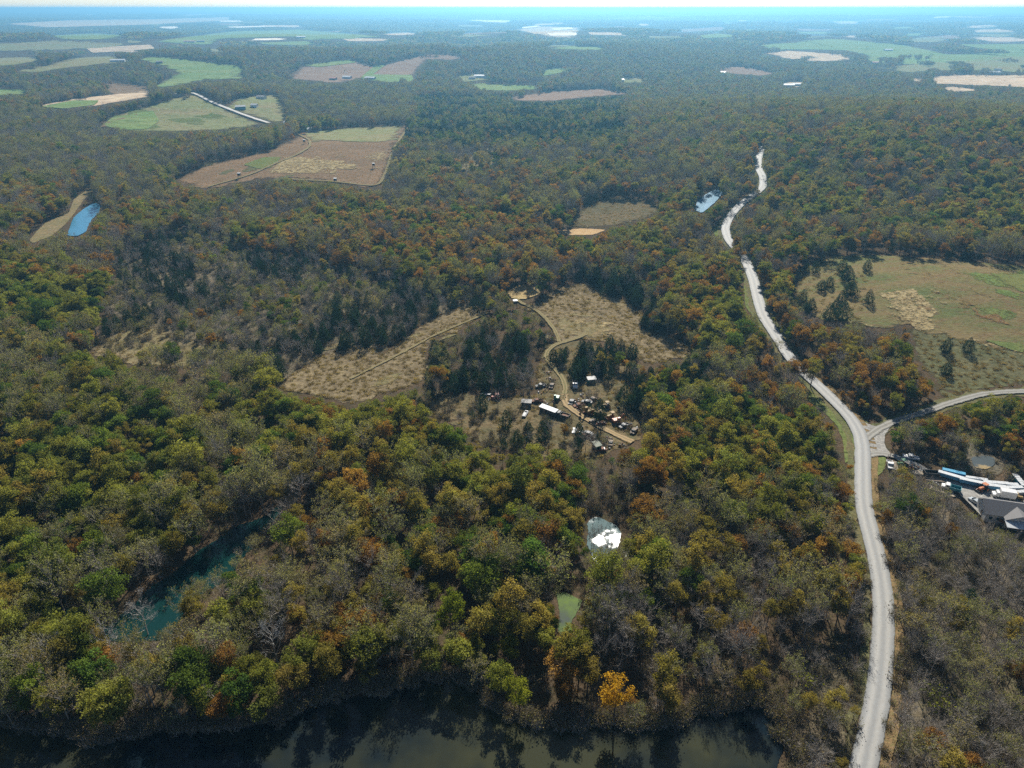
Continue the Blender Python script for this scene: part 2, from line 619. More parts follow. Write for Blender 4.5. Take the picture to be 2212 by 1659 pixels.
T_DIRT = track_mat("rutted_dirt", (.36, .265, .15, 1), (.25, .19, .105, 1))
T_GRASS = track_mat("rutted_grass", (.255, .20, .11, 1), (.16, .145, .07, 1))
T_SIDE = track_mat("worn_gravel", (.31, .30, .27, 1), (.22, .21, .185, 1))
ROADM = road_mat("road_gravel", (.29, .285, .265, 1), (.205, .208, .203, 1), (.14, .145, .14, 1))
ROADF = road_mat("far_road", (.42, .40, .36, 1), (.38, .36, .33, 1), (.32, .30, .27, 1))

# ------------------------------------------------------------------ terrain
xs = np.sinh(np.linspace(-1, 1, 361) * 6.2) / np.sinh(6.2) * 27000
ys = np.concatenate([np.linspace(-1500, -30, 16), np.sinh(np.linspace(0, 1, 420) * 6.4) / np.sinh(6.4) * 27000])
X, Y = np.meshgrid(xs, ys)
Z = hgt(X, Y)
nx, ny = len(xs), len(ys)
i = (np.arange(ny - 1)[:, None] * nx + np.arange(nx - 1)[None, :]).ravel()
me = mesh_np("ground", np.stack([X.ravel(), Y.ravel(), Z.ravel()], 1), [np.stack([i, i + 1, i + nx + 1, i + nx], 1)], [FLOOR], smooth=True)
link("ground", me, kind="structure")

# ------------------------------------------------------------------ outlines read off the photograph
P_LAKE = [(-300, 1569), (0, 1569), (33, 1573), (73, 1579), (100, 1573), (140, 1575), (180, 1603), (213, 1608), (247, 1599), (293, 1593), (333, 1579), (400, 1576), (467, 1569), (520, 1569), (567, 1566),
          (617, 1556), (643, 1543), (670, 1519), (700, 1513), (737, 1503), (787, 1507), (820, 1497), (847, 1484), (887, 1477), (924, 1467), (970, 1470), (1010, 1467), (1030, 1482), (1040, 1502),
          (1057, 1516), (1070, 1536), (1097, 1559), (1134, 1566), (1170, 1572), (1230, 1572), (1270, 1569), (1320, 1566), (1370, 1576), (1424, 1572), (1454, 1556), (1474, 1549), (1508, 1536), (1558, 1536),
          (1608, 1526), (1635, 1523), (1661, 1516), (1675, 1532), (1688, 1566), (1694, 1616), (1680, 1650), (1672, 1720), (1640, 1900), (1500, 2100), (300, 2200), (-500, 2000)]
P_RIVER = [(600, 1090), (580, 1112), (547, 1126), (513, 1136), (487, 1156), (433, 1188), (400, 1218), (353, 1255), (330, 1264), (307, 1288), (280, 1315), (250, 1336), (225, 1348), (170, 1325), (110, 1290), (98, 1300), (160, 1345),
           (240, 1385), (290, 1390), (370, 1380), (395, 1330), (410, 1300), (450, 1275), (500, 1250), (515, 1215), (545, 1185), (560, 1150), (590, 1130), (612, 1095)]
P_GLINT = [(1267, 1134), (1272, 1124), (1282, 1118), (1294, 1117), (1305, 1123), (1316, 1129), (1328, 1133), (1337, 1142), (1342, 1154), (1339, 1166), (1336, 1180), (1330, 1194), (1322, 1204), (1326, 1214), (1312, 1224), (1298, 1226), (1286, 1216), (1279, 1200), (1270, 1182), (1267, 1164), (1271, 1150)]
P_ALGAE = [(1200, 1284), (1220, 1279), (1243, 1291), (1260, 1299), (1254, 1310), (1242, 1330), (1232, 1348), (1236, 1365), (1228, 1386), (1212, 1384), (1204, 1362), (1210, 1334), (1207, 1310)]
P_CREEK = [(1345, 1192), (1400, 1187), (1450, 1178), (1500, 1164), (1560, 1143), (1562, 1153), (1502, 1180), (1452, 1196), (1400, 1204), (1350, 1206)]
P_BLUE = [(145, 511), (155, 480), (165, 465), (200, 440), (218, 442), (215, 460), (195, 480), (188, 500), (170, 511)]
P_MIDPOND = [(1501, 455), (1506, 435), (1531, 417), (1558, 407), (1563, 415), (1546, 437), (1516, 462)]
P_A = [(737, 756), (777, 750), (807, 753), (830, 766), (847, 750), (897, 716), (924, 693), (950, 681), (984, 665), (1024, 663), (1057, 676), (1020, 696), (984, 720), (967, 726), (937, 733), (917, 766), (924, 793),
       (910, 826), (870, 843), (817, 853), (794, 870), (757, 873), (737, 870), (690, 855), (640, 850), (592, 838), (640, 800), (690, 770)]
P_B = [(1114, 663), (1167, 653), (1174, 636), (1200, 625), (1257, 610), (1277, 616), (1304, 640), (1337, 643), (1354, 653), (1390, 673), (1380, 693), (1384, 710), (1420, 723), (1460, 730), (1490, 745), (1490, 770),
       (1437, 783), (1404, 786), (1377, 783), (1357, 750), (1304, 740), (1257, 733), (1214, 743), (1204, 733), (1187, 703), (1174, 686), (1150, 673), (1120, 670)]
P_STRAWM = [(1094, 631), (1127, 616), (1154, 621), (1170, 631), (1157, 641), (1130, 648), (1104, 646)]
P_JUNK = [(897, 890), (970, 843), (1070, 860), (1150, 855), (1160, 800), (1172, 745), (1200, 740), (1250, 735), (1330, 760), (1400, 800), (1380, 900), (1385, 950), (1310, 985), (1270, 995), (1154, 990), (1024, 956), (970, 913)]
P_G = [(1721, 580), (1808, 553), (1898, 550), (2212, 573), (2330, 578), (2330, 790), (2212, 770), (2175, 760), (2125, 746), (2061, 733), (1988, 723), (1965, 700), (1908, 713), (1825, 696), (1775, 693), (1735, 676), (1715, 640)]
P_GLOW = [(1960, 700), (2000, 712), (2061, 724), (2212, 762), (2330, 785), (2330, 832), (2212, 832), (2141, 838), (2075, 855), (2028, 875), (2025, 826), (1988, 793)]
P_H = [(375, 390), (450, 355), (585, 325), (645, 295), (645, 287), (750, 277), (880, 270), (890, 272), (850, 320), (835, 370), (820, 412), (720, 395), (620, 385), (550, 390), (450, 410), (395, 400)]
P_I = [(215, 275), (230, 255), (300, 235), (395, 207), (425, 207), (480, 230), (540, 260), (565, 270), (490, 280), (400, 285), (300, 285)]
P_J = [(330, 190), (380, 158), (345, 140), (300, 130), (320, 122), (370, 125), (525, 142), (527, 170), (480, 173), (425, 175), (375, 190)]
P_VERGE = [(1748, 843), (1765, 853), (1808, 890), (1838, 920), (1851, 950), (1850, 983), (1825, 1003), (1821, 953), (1808, 920), (1775, 886), (1745, 866)]
P_VERGE2 = [(1606, 603), (1618, 608), (1624, 650), (1638, 686), (1625, 682), (1610, 665)]
P_VERGE3 = [(1600, 438), (1570, 470), (1553, 490), (1552, 512), (1545, 515), (1540, 500), (1560, 470), (1590, 440)]
P_LOT = [(1990, 1012), (2030, 1026), (2077, 1040), (2127, 1048), (2200, 1054), (2330, 1070), (2330, 1200), (2212, 1158), (2175, 1148), (2110, 1113), (2085, 1090), (2055, 1063), (2030, 1040)]
P_APRON = [(1846, 903), (1881, 921), (1905, 923), (1920, 912), (1925, 920), (1909, 945), (1911, 964), (1925, 983), (1888, 987), (1876, 1006), (1864, 970), (1858, 926)]
P_GRASSCORNER = [(1884, 990), (1915, 985), (1912, 1010), (1900, 1028), (1884, 1030), (1879, 1010)]
P_PUDDLE = [(2095, 990), (2125, 985), (2148, 990), (2150, 1005), (2130, 1016), (2105, 1012)]
P_C1 = [(1256, 450), (1316, 425), (1386, 430), (1426, 440), (1416, 465), (1386, 475), (1326, 490), (1231, 495)]
P_C2 = [(1190, 500), (1260, 494), (1310, 497), (1280, 508), (1220, 508)]
P_LB = [(62, 520), (100, 480), (150, 460), (160, 430), (198, 405), (203, 414), (182, 432), (157, 467), (145, 482), (112, 510), (70, 527)]
P_K = [(75, 230), (150, 215), (240, 205), (320, 195), (325, 210), (220, 228), (140, 238)]
P_K2 = [(215, 190), (235, 178), (320, 188), (325, 200), (250, 205)]
P_J2 = [(30, 155), (100, 140), (165, 125), (240, 122), (290, 132), (200, 142), (60, 160)]
P_LL = [(-60, 190), (55, 195), (60, 203), (-60, 210)]
P_M = [(325, 90), (500, 68), (650, 64), (780, 75), (840, 78), (770, 84), (665, 88), (620, 80), (480, 85), (450, 100), (410, 97)]
P_N = [(625, 160), (655, 142), (755, 130), (810, 145), (870, 130), (925, 117), (1000, 120), (995, 130), (925, 130), (900, 150), (895, 175), (840, 178), (775, 170), (730, 182), (635, 172)]
P_N2 = [(775, 172), (812, 141), (835, 140), (805, 162), (890, 163), (895, 178), (840, 179)]
P_N3 = [(655, 142), (755, 130), (770, 136), (690, 146)]
P_O = [(1100, 210), (1180, 198), (1300, 192), (1372, 203), (1300, 208), (1180, 220), (1110, 218)]
P_P = [(1010, 183), (1030, 180), (1160, 185), (1165, 193), (1090, 198), (1040, 195)]
P_P2 = [(985, 165), (1040, 160), (1055, 172), (1000, 178)]
P_Q1 = [(1640, 115), (1700, 110), (1850, 120), (1862, 128), (1770, 135), (1690, 126)]
P_Q2 = [(1945, 172), (2060, 162), (2300, 164), (2300, 192), (2212, 189), (2100, 185), (2000, 180)]
P_Q3 = [(1730, 88), (1800, 84), (1950, 96), (2050, 118), (2200, 112), (2300, 118), (2300, 130), (2120, 135), (2000, 140), (1880, 140), (1868, 118), (1800, 105)]
P_Q4 = [(1955, 82), (2050, 80), (2040, 92), (1960, 94)]
P_Q5 = [(2090, 80), (2300, 82), (2300, 92), (2120, 90)]
P_Q6 = [(1110, 65), (1150, 57), (1255, 60), (1245, 84), (1180, 80)]
P_Q7 = [(1125, 60), (1165, 56), (1168, 59), (1128, 63)]
P_Q8 = [(1190, 62), (1235, 60), (1240, 64), (1195, 67)]
P_Q9 = [(1180, 72), (1246, 71), (1246, 78), (1190, 79)]
P_Q10 = [(1000, 43), (1110, 44), (1092, 50), (1040, 48)]
P_Q11 = [(100, 78), (200, 72), (272, 76), (260, 85), (140, 88)]
P_Q12 = [(0, 52), (150, 44), (330, 42), (500, 37), (495, 45), (300, 55), (100, 60)]
P_Q13 = [(1510, 77), (1550, 73), (1587, 76), (1580, 81), (1520, 83)]
P_Q14 = [(1455, 66), (1560, 58), (1562, 66), (1480, 70)]
P_Q15 = [(470, 44), (530, 45), (520, 49), (475, 48)]
P_Q16 = [(1790, 46), (1860, 46), (1850, 53), (1810, 52)]
P_Q17 = [(1550, 147), (1600, 144), (1680, 160), (1640, 164), (1560, 158)]
P_Q18 = [(1180, 150), (1225, 147), (1228, 153), (1200, 160), (1170, 165)]
P_Q19 = [(1340, 172), (1380, 168), (1400, 178), (1350, 180)]
P_Q20 = [(1690, 184), (1700, 178), (1735, 178), (1728, 188), (1700, 190)]
P_Q21 = [(2030, 190), (2060, 188), (2120, 196), (2060, 199)]
P_R1 = [(1640, 97), (1760, 88), (1905, 92), (1870, 112), (1760, 108), (1660, 108)]
P_R2 = [(1880, 146), (1960, 140), (2050, 128), (2212, 120), (2330, 120), (2330, 158), (2212, 158), (2080, 152), (1960, 158)]
P_R3 = [(2060, 96), (2330, 95), (2330, 108), (2120, 109)]
P_L1 = [(-60, 98), (120, 88), (275, 93), (250, 104), (100, 110), (-60, 112)]
P_L3 = [(185, 104), (325, 97), (335, 106), (200, 115)]
P_L4 = [(-60, 130), (60, 122), (90, 130), (40, 142), (-60, 146)]
P_HOMES = [(470, 235), (520, 210), (600, 205), (620, 240), (615, 268), (580, 262), (520, 245)]
P_BROWN = [(195, 768), (235, 725), (330, 703), (420, 738), (470, 770), (440, 795), (380, 797), (290, 790)]
P_SCRUB = [(200, 760), (260, 560), (420, 500), (560, 560), (720, 570), (780, 600), (930, 630), (1100, 640), (1090, 670), (930, 690), (897, 712), (850, 755), (800, 762), (740, 766), (690, 775), (600, 835), (500, 800), (350, 780)]
P_EVER = [(985, 315), (1060, 310), (1085, 345), (1040, 370), (950, 372), (960, 340)]

ROAD_MAIN = [(1845, 1760), (1855, 1700), (1864, 1659), (1891, 1539), (1900, 1473), (1905, 1406), (1909, 1339), (1905, 1273), (1894, 1206), (1875, 1139), (1864, 1096), (1863, 1053), (1863, 1003), (1863, 970), (1857, 936),
             (1836, 903), (1803, 870), (1768, 836), (1738, 810), (1701, 770), (1678, 730), (1648, 686), (1638, 653), (1626, 603), (1608, 560), (1585, 535), (1571, 517), (1565, 495), (1576, 470), (1598, 445), (1620, 429),
             (1648, 408), (1648, 385), (1639, 370), (1637, 350), (1642, 332), (1646, 318)]
ROAD_SIDE = [(1868, 950), (1890, 931), (1918, 916), (1958, 905), (1995, 893), (2035, 878), (2075, 866), (2108, 855), (2141, 850), (2212, 847), (2330, 848)]
ROAD_DRIVE = [(1872, 985), (1890, 977), (1918, 981), (1958, 996), (1995, 1016), (2025, 1033)]
TRACK_JUNK = [(1367, 956), (1320, 936), (1270, 910), (1230, 883), (1214, 866), (1220, 853), (1222, 833), (1210, 810), (1190, 790), (1178, 773), (1184, 756), (1204, 743), (1237, 736), (1267, 723)]
TRACK_UP = [(1208, 740), (1200, 716), (1180, 690), (1160, 672), (1125, 655), (1110, 645)]
TRACK_A = [(1057, 676), (937, 726), (870, 763), (797, 800), (757, 820)]
TRACK_H1 = [(640, 288), (668, 303), (672, 318), (640, 338), (600, 352), (545, 378), (450, 405)]
TRACK_H2 = [(885, 272), (850, 325), (835, 370), (818, 405), (720, 393), (620, 388)]
ROAD_FAR = [(415, 203), (450, 220), (500, 240), (550, 258), (582, 268)]

# the sheets, lowest first
drape("dry_field", P_A, TAN, 1)
drape("dry_field", P_B, TAN, 1)
drape("field", P_JUNK, SCRUB, 1)
SCRUB_PALE = ground_mat("pale_scrub_ground", [(.125, .105, .068, 1), (.15, .12, .08, 1), (.10, .095, .052, 1)], .03, .7, .3, ragged=.3)
drape("scrubland", P_SCRUB, SCRUB_PALE, .5, jitter=4)
drape("scrubland", [(1930, 1130), (1990, 1075), (2080, 1110), (2200, 1175), (2330, 1220), (2450, 1500), (2450, 1850), (1930, 1850), (1925, 1700), (1950, 1540), (1958, 1400), (1955, 1280)], SCRUB_PALE, .5, jitter=3)
drape("scrubland", [(1700, 1440), (1830, 1400), (1850, 1480), (1840, 1600), (1800, 1760), (1700, 1760), (1712, 1600)], SCRUB_PALE, .5, jitter=3)
drape("field", P_BROWN, TAN2, 1)
drape("straw_field", P_STRAWM, STRAW_FULL, 2, jitter=1.0)
drape("meadow", P_G, MEADOW, 1)
drape("meadow", P_GLOW, MEADOW_LOW, .5)
drape("field", P_H, BROWN, 1)
drape("field", [(648, 290), (750, 278), (872, 272), (858, 308), (780, 308), (700, 305), (676, 312), (668, 300)], GREEN_DULL, 2)
drape("straw_field", [(556, 374), (615, 337), (690, 338), (765, 350), (795, 352), (780, 366), (720, 375), (640, 384)], STRAW, 2, jitter=2.0)
drape("straw_field", [(785, 340), (815, 326), (842, 330), (828, 348), (795, 350)], STRAW, 2, jitter=1.2)
drape("field", [(525, 357), (570, 341), (610, 340), (585, 364), (560, 366)], GREEN_BRIGHT, 2)
drape("field", P_I, GREEN_DULL, 1)
drape("field", [(225, 272), (240, 256), (330, 240), (345, 262), (320, 280), (260, 282)], GREEN, 2)
drape("field", [(215, 277), (240, 262), (300, 247), (290, 255), (240, 272)], BROWN, 2)
for nm, pl, mt in (("pasture", P_J, GREEN), ("field", P_K, PALE), ("field", P_K2, BROWN), ("pasture", P_J2, GREEN_DULL), ("pasture", P_LL, GREEN), ("pasture", P_M, GREEN), ("field", P_N, PLOUGH),
                   ("field", P_O, PLOUGH), ("pasture", P_P, GREEN), ("pasture", P_P2, GREEN_DULL), ("field", P_Q1, PALE), ("field", P_Q2, PALE), ("pasture", P_Q3, GREEN), ("pasture", P_Q4, GREEN_DULL), ("field", P_Q5, PALE),
                   ("field", P_Q6, PALE), ("field", P_Q10, PALE_W), ("pasture", P_Q11, GREEN), ("field", P_Q12, PALE), ("pasture", P_Q13, GREEN), ("field", P_Q14, PLOUGH), ("field", P_Q15, PALE_W),
                   ("field", P_Q16, PALE), ("pasture", P_R1, GREEN), ("pasture", P_R2, GREEN_DULL), ("pasture", P_R3, GREEN), ("pasture", P_L1, GREEN_DULL), ("pasture", P_L3, PALE), ("pasture", P_L4, GREEN_DULL), ("field", P_Q17, PLOUGH), ("pasture", P_Q18, GREEN), ("pasture", P_Q19, GREEN_DULL), ("field", P_Q20, PALE), ("field", P_Q21, PALE), ("pasture", P_HOMES, GREEN_DULL), ("field", P_EVER, TAN2),
                   ("field", P_C1, SCRUB), ("field", P_C2, DIRT), ("bank", P_LB, TAN2)):
    drape(nm, pl, mt, 1)
gs = np.random.default_rng(21)
SLIVERS = []
BIG = (P_M, P_Q1, P_Q2, P_Q3, P_Q6, P_Q11, P_Q12, P_R1, P_R2, P_R3, P_L1, P_L3, P_L4, P_N, P_J, P_J2, P_O, P_P)
k_ = 0
while k_ < 95:       # strips of open land far away, broken by tree lines
    cx, cy_ = gs.uniform(-150, 2350), 30 + 95 * gs.beta(1.1, 2.2)
    w_, h_ = gs.uniform(12, 75), gs.uniform(.7, 2.6) * (cy_ - 10) / 36
    if any(inside(b_, np.array([cx - w_, cx, cx + w_]), np.array([cy_, cy_, cy_])).any() for b_ in BIG):
        k_ += .2
        continue
    tilt = gs.uniform(-.04, .04)
    a_ = np.sort(gs.uniform(0, 6.28, 9))
    SLIVERS.append([(cx + math.cos(t_) * w_ * q_, cy_ + math.sin(t_) * h_ * q_ + tilt * math.cos(t_) * w_) for t_, q_ in zip(a_, gs.uniform(.6, 1.15, 9))])
    drape("field", SLIVERS[-1], [PALE, GREEN, PALE_W, GREEN_DULL, PLOUGH, GREEN_DULL, PALE][int(gs.integers(7))], .5 + .011 * k_, jitter=.2)
    k_ += 1
for pl, mt in ((P_N2, GREEN), (P_N3, GREEN), (P_Q7, PALE_W), (P_Q8, PALE_W), (P_Q9, PALE_W)):
    drape("field", pl, mt, 2)
drape("field", [(85, 232), (160, 218), (215, 218), (205, 228), (140, 236)], GREEN, 2)
drape("straw_field", [(1880, 640), (1930, 618), (2000, 625), (2040, 660), (2030, 690), (2050, 728), (1990, 722), (1940, 700), (1915, 672)], STRAW, 2, jitter=3.0)
drape("field", [(1905, 560), (1960, 572), (2010, 610), (2070, 650), (2190, 690), (2212, 720), (2120, 700), (2040, 655), (1990, 620), (1940, 590)], RED_WEED, 2, jitter=2.0)
drape("field", [(2130, 590), (2330, 580), (2330, 640), (2212, 640), (2160, 615)], GREEN_BRIGHT, 2, jitter=2.0)
drape("straw_field", [(2061, 731), (2110, 736), (2212, 766), (2330, 795), (2330, 800), (2212, 774), (2110, 744)], STRAW, 3, jitter=.8)
drape("field", [(2125, 735), (2212, 745), (2212, 764), (2180, 756)], GREEN_BRIGHT, 2)
drape("straw_field", [(1190, 690), (1225, 682), (1255, 700), (1300, 690), (1320, 715), (1300, 735), (1230, 728), (1205, 715)], TAN2, 2, jitter=2.0)
drape("straw_field", [(1240, 690), (1262, 692), (1266, 712), (1250, 728), (1232, 726), (1246, 708)], STRAW, 3, jitter=2.5)
drape("straw_field", [(1290, 695), (1320, 690), (1330, 712), (1312, 728), (1290, 718)], STRAW, 3, jitter=2.5)
gm = np.random.default_rng(5)
def streaks(n, x0, y0, x1, y1, mat, layer, wr, slope, nm):
    for q_ in range(n):
        cx, cy_ = gm.uniform(x0, x1), gm.uniform(y0, y1)
        w_ = gm.uniform(*wr)
        h_ = w_ * gm.uniform(.14, .3)
        a_ = np.sort(gm.uniform(0, 6.28, 10))
        drape(nm, [(cx + math.cos(t_) * w_ * r_, cy_ + math.sin(t_) * h_ * r_ + slope * math.cos(t_) * w_ * r_) for t_, r_ in zip(a_, gm.uniform(.7, 1.2, 10))], mat, layer + .05 * q_, jitter=1.5)
streaks(12, 1880, 615, 2050, 715, STRAW, 3, (14, 34), .35, "straw_field")
streaks(8, 1930, 580, 2190, 700, RED_WEED, 2.2, (18, 50), .45, "field")
streaks(6, 2080, 590, 2240, 700, MEADOW_G, 1.3, (25, 60), .2, "field")
streaks(8, 600, 335, 820, 385, STRAW, 2.3, (10, 26), .05, "straw_field")
streaks(5, 450, 340, 640, 395, MEADOW_LOW, 1.3, (14, 30), -.3, "field")
streaks(7, 250, 222, 520, 275, MEADOW_G, 1.3, (14, 40), .05, "field")
streaks(8, 1150, 640, 1440, 760, TAN2, 1.4, (12, 34), .15, "dry_field")
streaks(8, 680, 690, 980, 850, TAN2, 1.4, (14, 34), -.35, "dry_field")
for pl in (P_VERGE, P_VERGE2, P_VERGE3, P_GRASSCORNER):
    drape("verge", pl, GREEN_BRIGHT, 1)
drape("yard", P_LOT, GRAVEL, 2)
drape("clay_pit", [(2080, 960), (2110, 950), (2140, 975), (2170, 1000), (2165, 1025), (2110, 1030), (2080, 1005)], CLAY, 1)
drape("gravel_apron", P_APRON, GRAVEL, 2, jitter=.8)
drape("lake", P_LAKE, W_LAKE, 1, jitter=1.2)
drape("river", P_RIVER, W_RIVER, 1, jitter=1.0)
drape("pond", P_GLINT, W_GLINT, 1, jitter=.8)
drape("pond", P_ALGAE, W_ALGAE, 1, jitter=.8)
drape("creek", P_CREEK, W_LAKE, 1)
drape("pond", P_BLUE, W_POND, 2)
drape("pond", P_MIDPOND, W_POND, 2)
drape("pond", P_PUDDLE, water_mat("puddle_water", (.07, .085, .09), (.28, .21, .10), (.56, .66), .3, .01, 1.0, .12, frough=.7, spec=.25), 2)
q_main = line_world(ROAD_MAIN, 3.0)
dmain = np.hypot(q_main[:, 0], q_main[:, 1])
ribbon("road", q_main, np.where(dmain < 330, 2.75, 3.0), ROADM, 4, edge=.04, crown=.12)
near = q_main[dmain < 300]
ribbon("verge", near, 1.1, LEAFY, 2, off=3.7, edge=.15)
mid_ = q_main[(dmain > 240) & (dmain < 760)]
ribbon("verge", mid_, 1.3, VERGE_M, 1.5, off=3.9, edge=.4)
ribbon("verge", q_main[dmain < 760], 1.2, VERGE_M, 1.2, off=-3.7, edge=.5)
ribbon("verge", line_world(ROAD_SIDE[1:], 3.0), 3.4, VERGE_M, 1, edge=.6)
ribbon("road", line_world(ROAD_SIDE, 3.0), 1.95, T_SIDE, 3, edge=.2)
ribbon("road", line_world(ROAD_DRIVE, 2.0), 2.0, T_SIDE, 3, edge=.2)
ribbon("track", line_world(TRACK_JUNK[:6], 2.0), 1.7, T_DIRT, 3, edge=.3)
ribbon("track", line_world(TRACK_JUNK[4:], 2.0), 1.4, T_GRASS, 3, edge=.2)
ribbon("track", line_world(TRACK_UP, 2.0), 1.2, T_GRASS, 3, edge=.2)
ribbon("track", line_world(TRACK_A, 3.0), .8, T_GRASS, 3, edge=.2)
ribbon("track", line_world(TRACK_H1, 6.0), 1.7, T_GRASS, 3, edge=.3)
ribbon("track", line_world(TRACK_H2, 6.0), 1.6, T_GRASS, 3, edge=.3)
for o_ in list(COL.objects):
    t_ = {"lake": "dark lake with olive film and tree shadows", "river": "teal river between wooded banks", "creek": "dark creek hidden among the trees", "yard": "grey gravel yard around the house", "gravel_apron": "gravel apron where the roads meet",
          "road": "pale gravel road winding through the wood", "ground": "leaf-strewn forest floor reaching to the horizon"}.get(o_.name)
    if t_:
        o_["label"] = t_
ribbon("road", line_world(ROAD_FAR, 10.0), 2.8, ROADF, 4, edge=.3)


# ------------------------------------------------------------------ plants: shapes
def unit(n, g):
    d = g.normal(0, 1, (n, 3))
    return d / (np.linalg.norm(d, axis=1)[:, None] + 1e-9)


class Soup:
    """collects leaf faces, slivers and tubes with a material slot and a value per face"""

    def __init__(self):
        self.V, self.F, self.n = [], {3: [], 4: []}, 0
        self.M = {3: [], 4: []}
        self.A = {3: [], 4: []}

    def add(self, verts, faces, slot, val):
        k = faces.shape[1]
        self.F[k].append(faces + self.n)
        self.M[k].append(np.full(len(faces), slot))
        self.A[k].append(np.broadcast_to(val, (len(faces),)).astype(float))
        self.V.append(verts)
        self.n += len(verts)

    def leaves(self, c, size, outward, g, slot=0, val=None, bias=.6, aspect=.75):
        n = len(c)
        nr = unit(n, g) + outward * bias
        nr /= np.linalg.norm(nr, axis=1)[:, None] + 1e-9
        t = np.cross(nr, unit(n, g))
        t /= np.linalg.norm(t, axis=1)[:, None] + 1e-9
        b = np.cross(nr, t)
        s = (np.broadcast_to(size, (n,)) * g.uniform(.6, 1.35, n))[:, None]
        bend = nr * s * .18
        v = np.stack([c - t * s * .5 - bend, c - b * s * .5 * aspect + bend * .4, c + t * s * .5 - bend, c + b * s * .5 * aspect + bend * .4], 1).reshape(-1, 3)
        f = np.arange(n * 4).reshape(n, 4)
        self.add(v, f, slot, g.uniform(0, 1, n) if val is None else val)

    def slivers(self, a, b, w, g, slot, val):
        n = len(a)
        d = b - a
        t = np.cross(d, unit(n, g))
        t /= np.linalg.norm(t, axis=1)[:, None] + 1e-9
        ww = np.broadcast_to(w, (n,))[:, None]
        v = np.stack([a - t * ww * .5, a + t * ww * .5, b], 1).reshape(-1, 3)
        self.add(v, np.arange(n * 3).reshape(n, 3), slot, np.broadcast_to(val, (n,)))

    def tube(self, pts, rad, sides, slot, val):
        pts = np.asarray(pts, float)
        n = len(pts)
        t = np.gradient(pts, axis=0)
        t /= np.linalg.norm(t, axis=1)[:, None] + 1e-9
        ref = np.where(np.abs(t[:, 2:3]) > .9, np.array([[1.0, 0, 0]]), np.array([[0, 0, 1.0]]))
        a = np.cross(t, ref)
        a /= np.linalg.norm(a, axis=1)[:, None] + 1e-9
        b = np.cross(t, a)
        ang = np.arange(sides) / sides * 2 * math.pi
        ring = a[:, None] * np.cos(ang)[None, :, None] + b[:, None] * np.sin(ang)[None, :, None]
        v = (pts[:, None] + ring * np.asarray(rad)[:, None, None]).reshape(-1, 3)
        i = (np.arange(n - 1)[:, None] * sides)
        k = np.arange(sides)[None]
        k2 = (k + 1) % sides
        f = np.stack([i + k, i + k2, i + sides + k2, i + sides + k], -1).reshape(-1, 4)
        self.add(v, f, slot, val)

    def mesh(self, name, mats):
        V = np.concatenate(self.V)
        fs, ms, at = [], [], []
        for k in (3, 4):
            if self.F[k]:
                fs.append(np.concatenate(self.F[k]))
                ms.append(np.concatenate(self.M[k]))
                at.append(np.concatenate(self.A[k]))
        return mesh_np(name, V, fs, mats, np.concatenate(ms), np.concatenate(at))

    def join(self, other, slot_shift):
        for k in (3, 4):
            for f, m, a in zip(other.F[k], other.M[k], other.A[k]):
                self.F[k].append(f + self.n)
                self.M[k].append(m + slot_shift)
                self.A[k].append(a)
        self.V += other.V
        self.n += other.n


def limbs(s, top, ends, g, slot, r0, sides=5):
    """limbs that leave the trunk and reach towards the clumps"""
    for e in ends:
        h0 = top * g.uniform(.45, .85)
        a = np.array([0, 0, h0])
        m = a * .45 + e * .55 + np.array([0, 0, -.4])
        s.tube([a, m, e], [r0 * .45, r0 * .28, r0 * .08], sides, slot, g.uniform())


def trunk_soup(h, r, g, lean=.5):
    s = Soup()
    p = np.array([[0, 0, -.6], [g.normal(0, .1), g.normal(0, .1), h * .3], [g.normal(0, lean * .4), g.normal(0, lean * .4), h * .65], [g.normal(0, lean * .7), g.normal(0, lean * .7), h]])
    s.tube(p, [r * 1.35, r, r * .7, r * .3], 7, 0, .5)
    return s


def leafy(seed, h=17., rad=4.3, base=.34, nclump=20, nleaf=1100, size=.62, round_=1.0, hollow=.5):
    g = np.random.default_rng(seed)
    cr, tr = Soup(), trunk_soup(h * .8, .2, g)
    zc = h * (1 + base) / 2
    hz = h * (1 - base) / 2
    d = unit(nclump, g)
    d[:, 2] = d[:, 2] * .9 + .12
    ph = g.uniform(0, 6.28, 3)
    az = np.arctan2(d[:, 1], d[:, 0])
    lob = 1 + .22 * np.sin(2 * az + ph[0]) + .14 * np.sin(3 * az + ph[1])
    cc = d * np.array([rad, rad, hz]) * (g.uniform(.5, .8, nclump) * lob)[:, None]
    rc = rad * g.uniform(.26, .46, nclump)
    cval = g.uniform(0, 1, nclump)
    cc[:, 2] += zc
    limbs(tr, h * .8, cc[: min(8, nclump)], g, 0, .2)
    k = g.choice(nclump, nleaf, p=rc ** 2 / (rc ** 2).sum())
    o = unit(nleaf, g)
    o[:, 2] = np.abs(o[:, 2]) * .75 + o[:, 2] * .35
    p = cc[k] + o * (rc[k] * g.uniform(hollow, 1.08, nleaf))[:, None] * np.array([1, 1, .8])
    outw = p - np.array([0, 0, zc - hz * .3])
    outw /= np.linalg.norm(outw, axis=1)[:, None]
    val = np.clip(.5 * cval[k] + .5 * g.uniform(0, 1, nleaf), 0, 1)
    cr.leaves(p, size, (o + outw) * .5, g, 0, val, bias=.7)
    return cr, tr


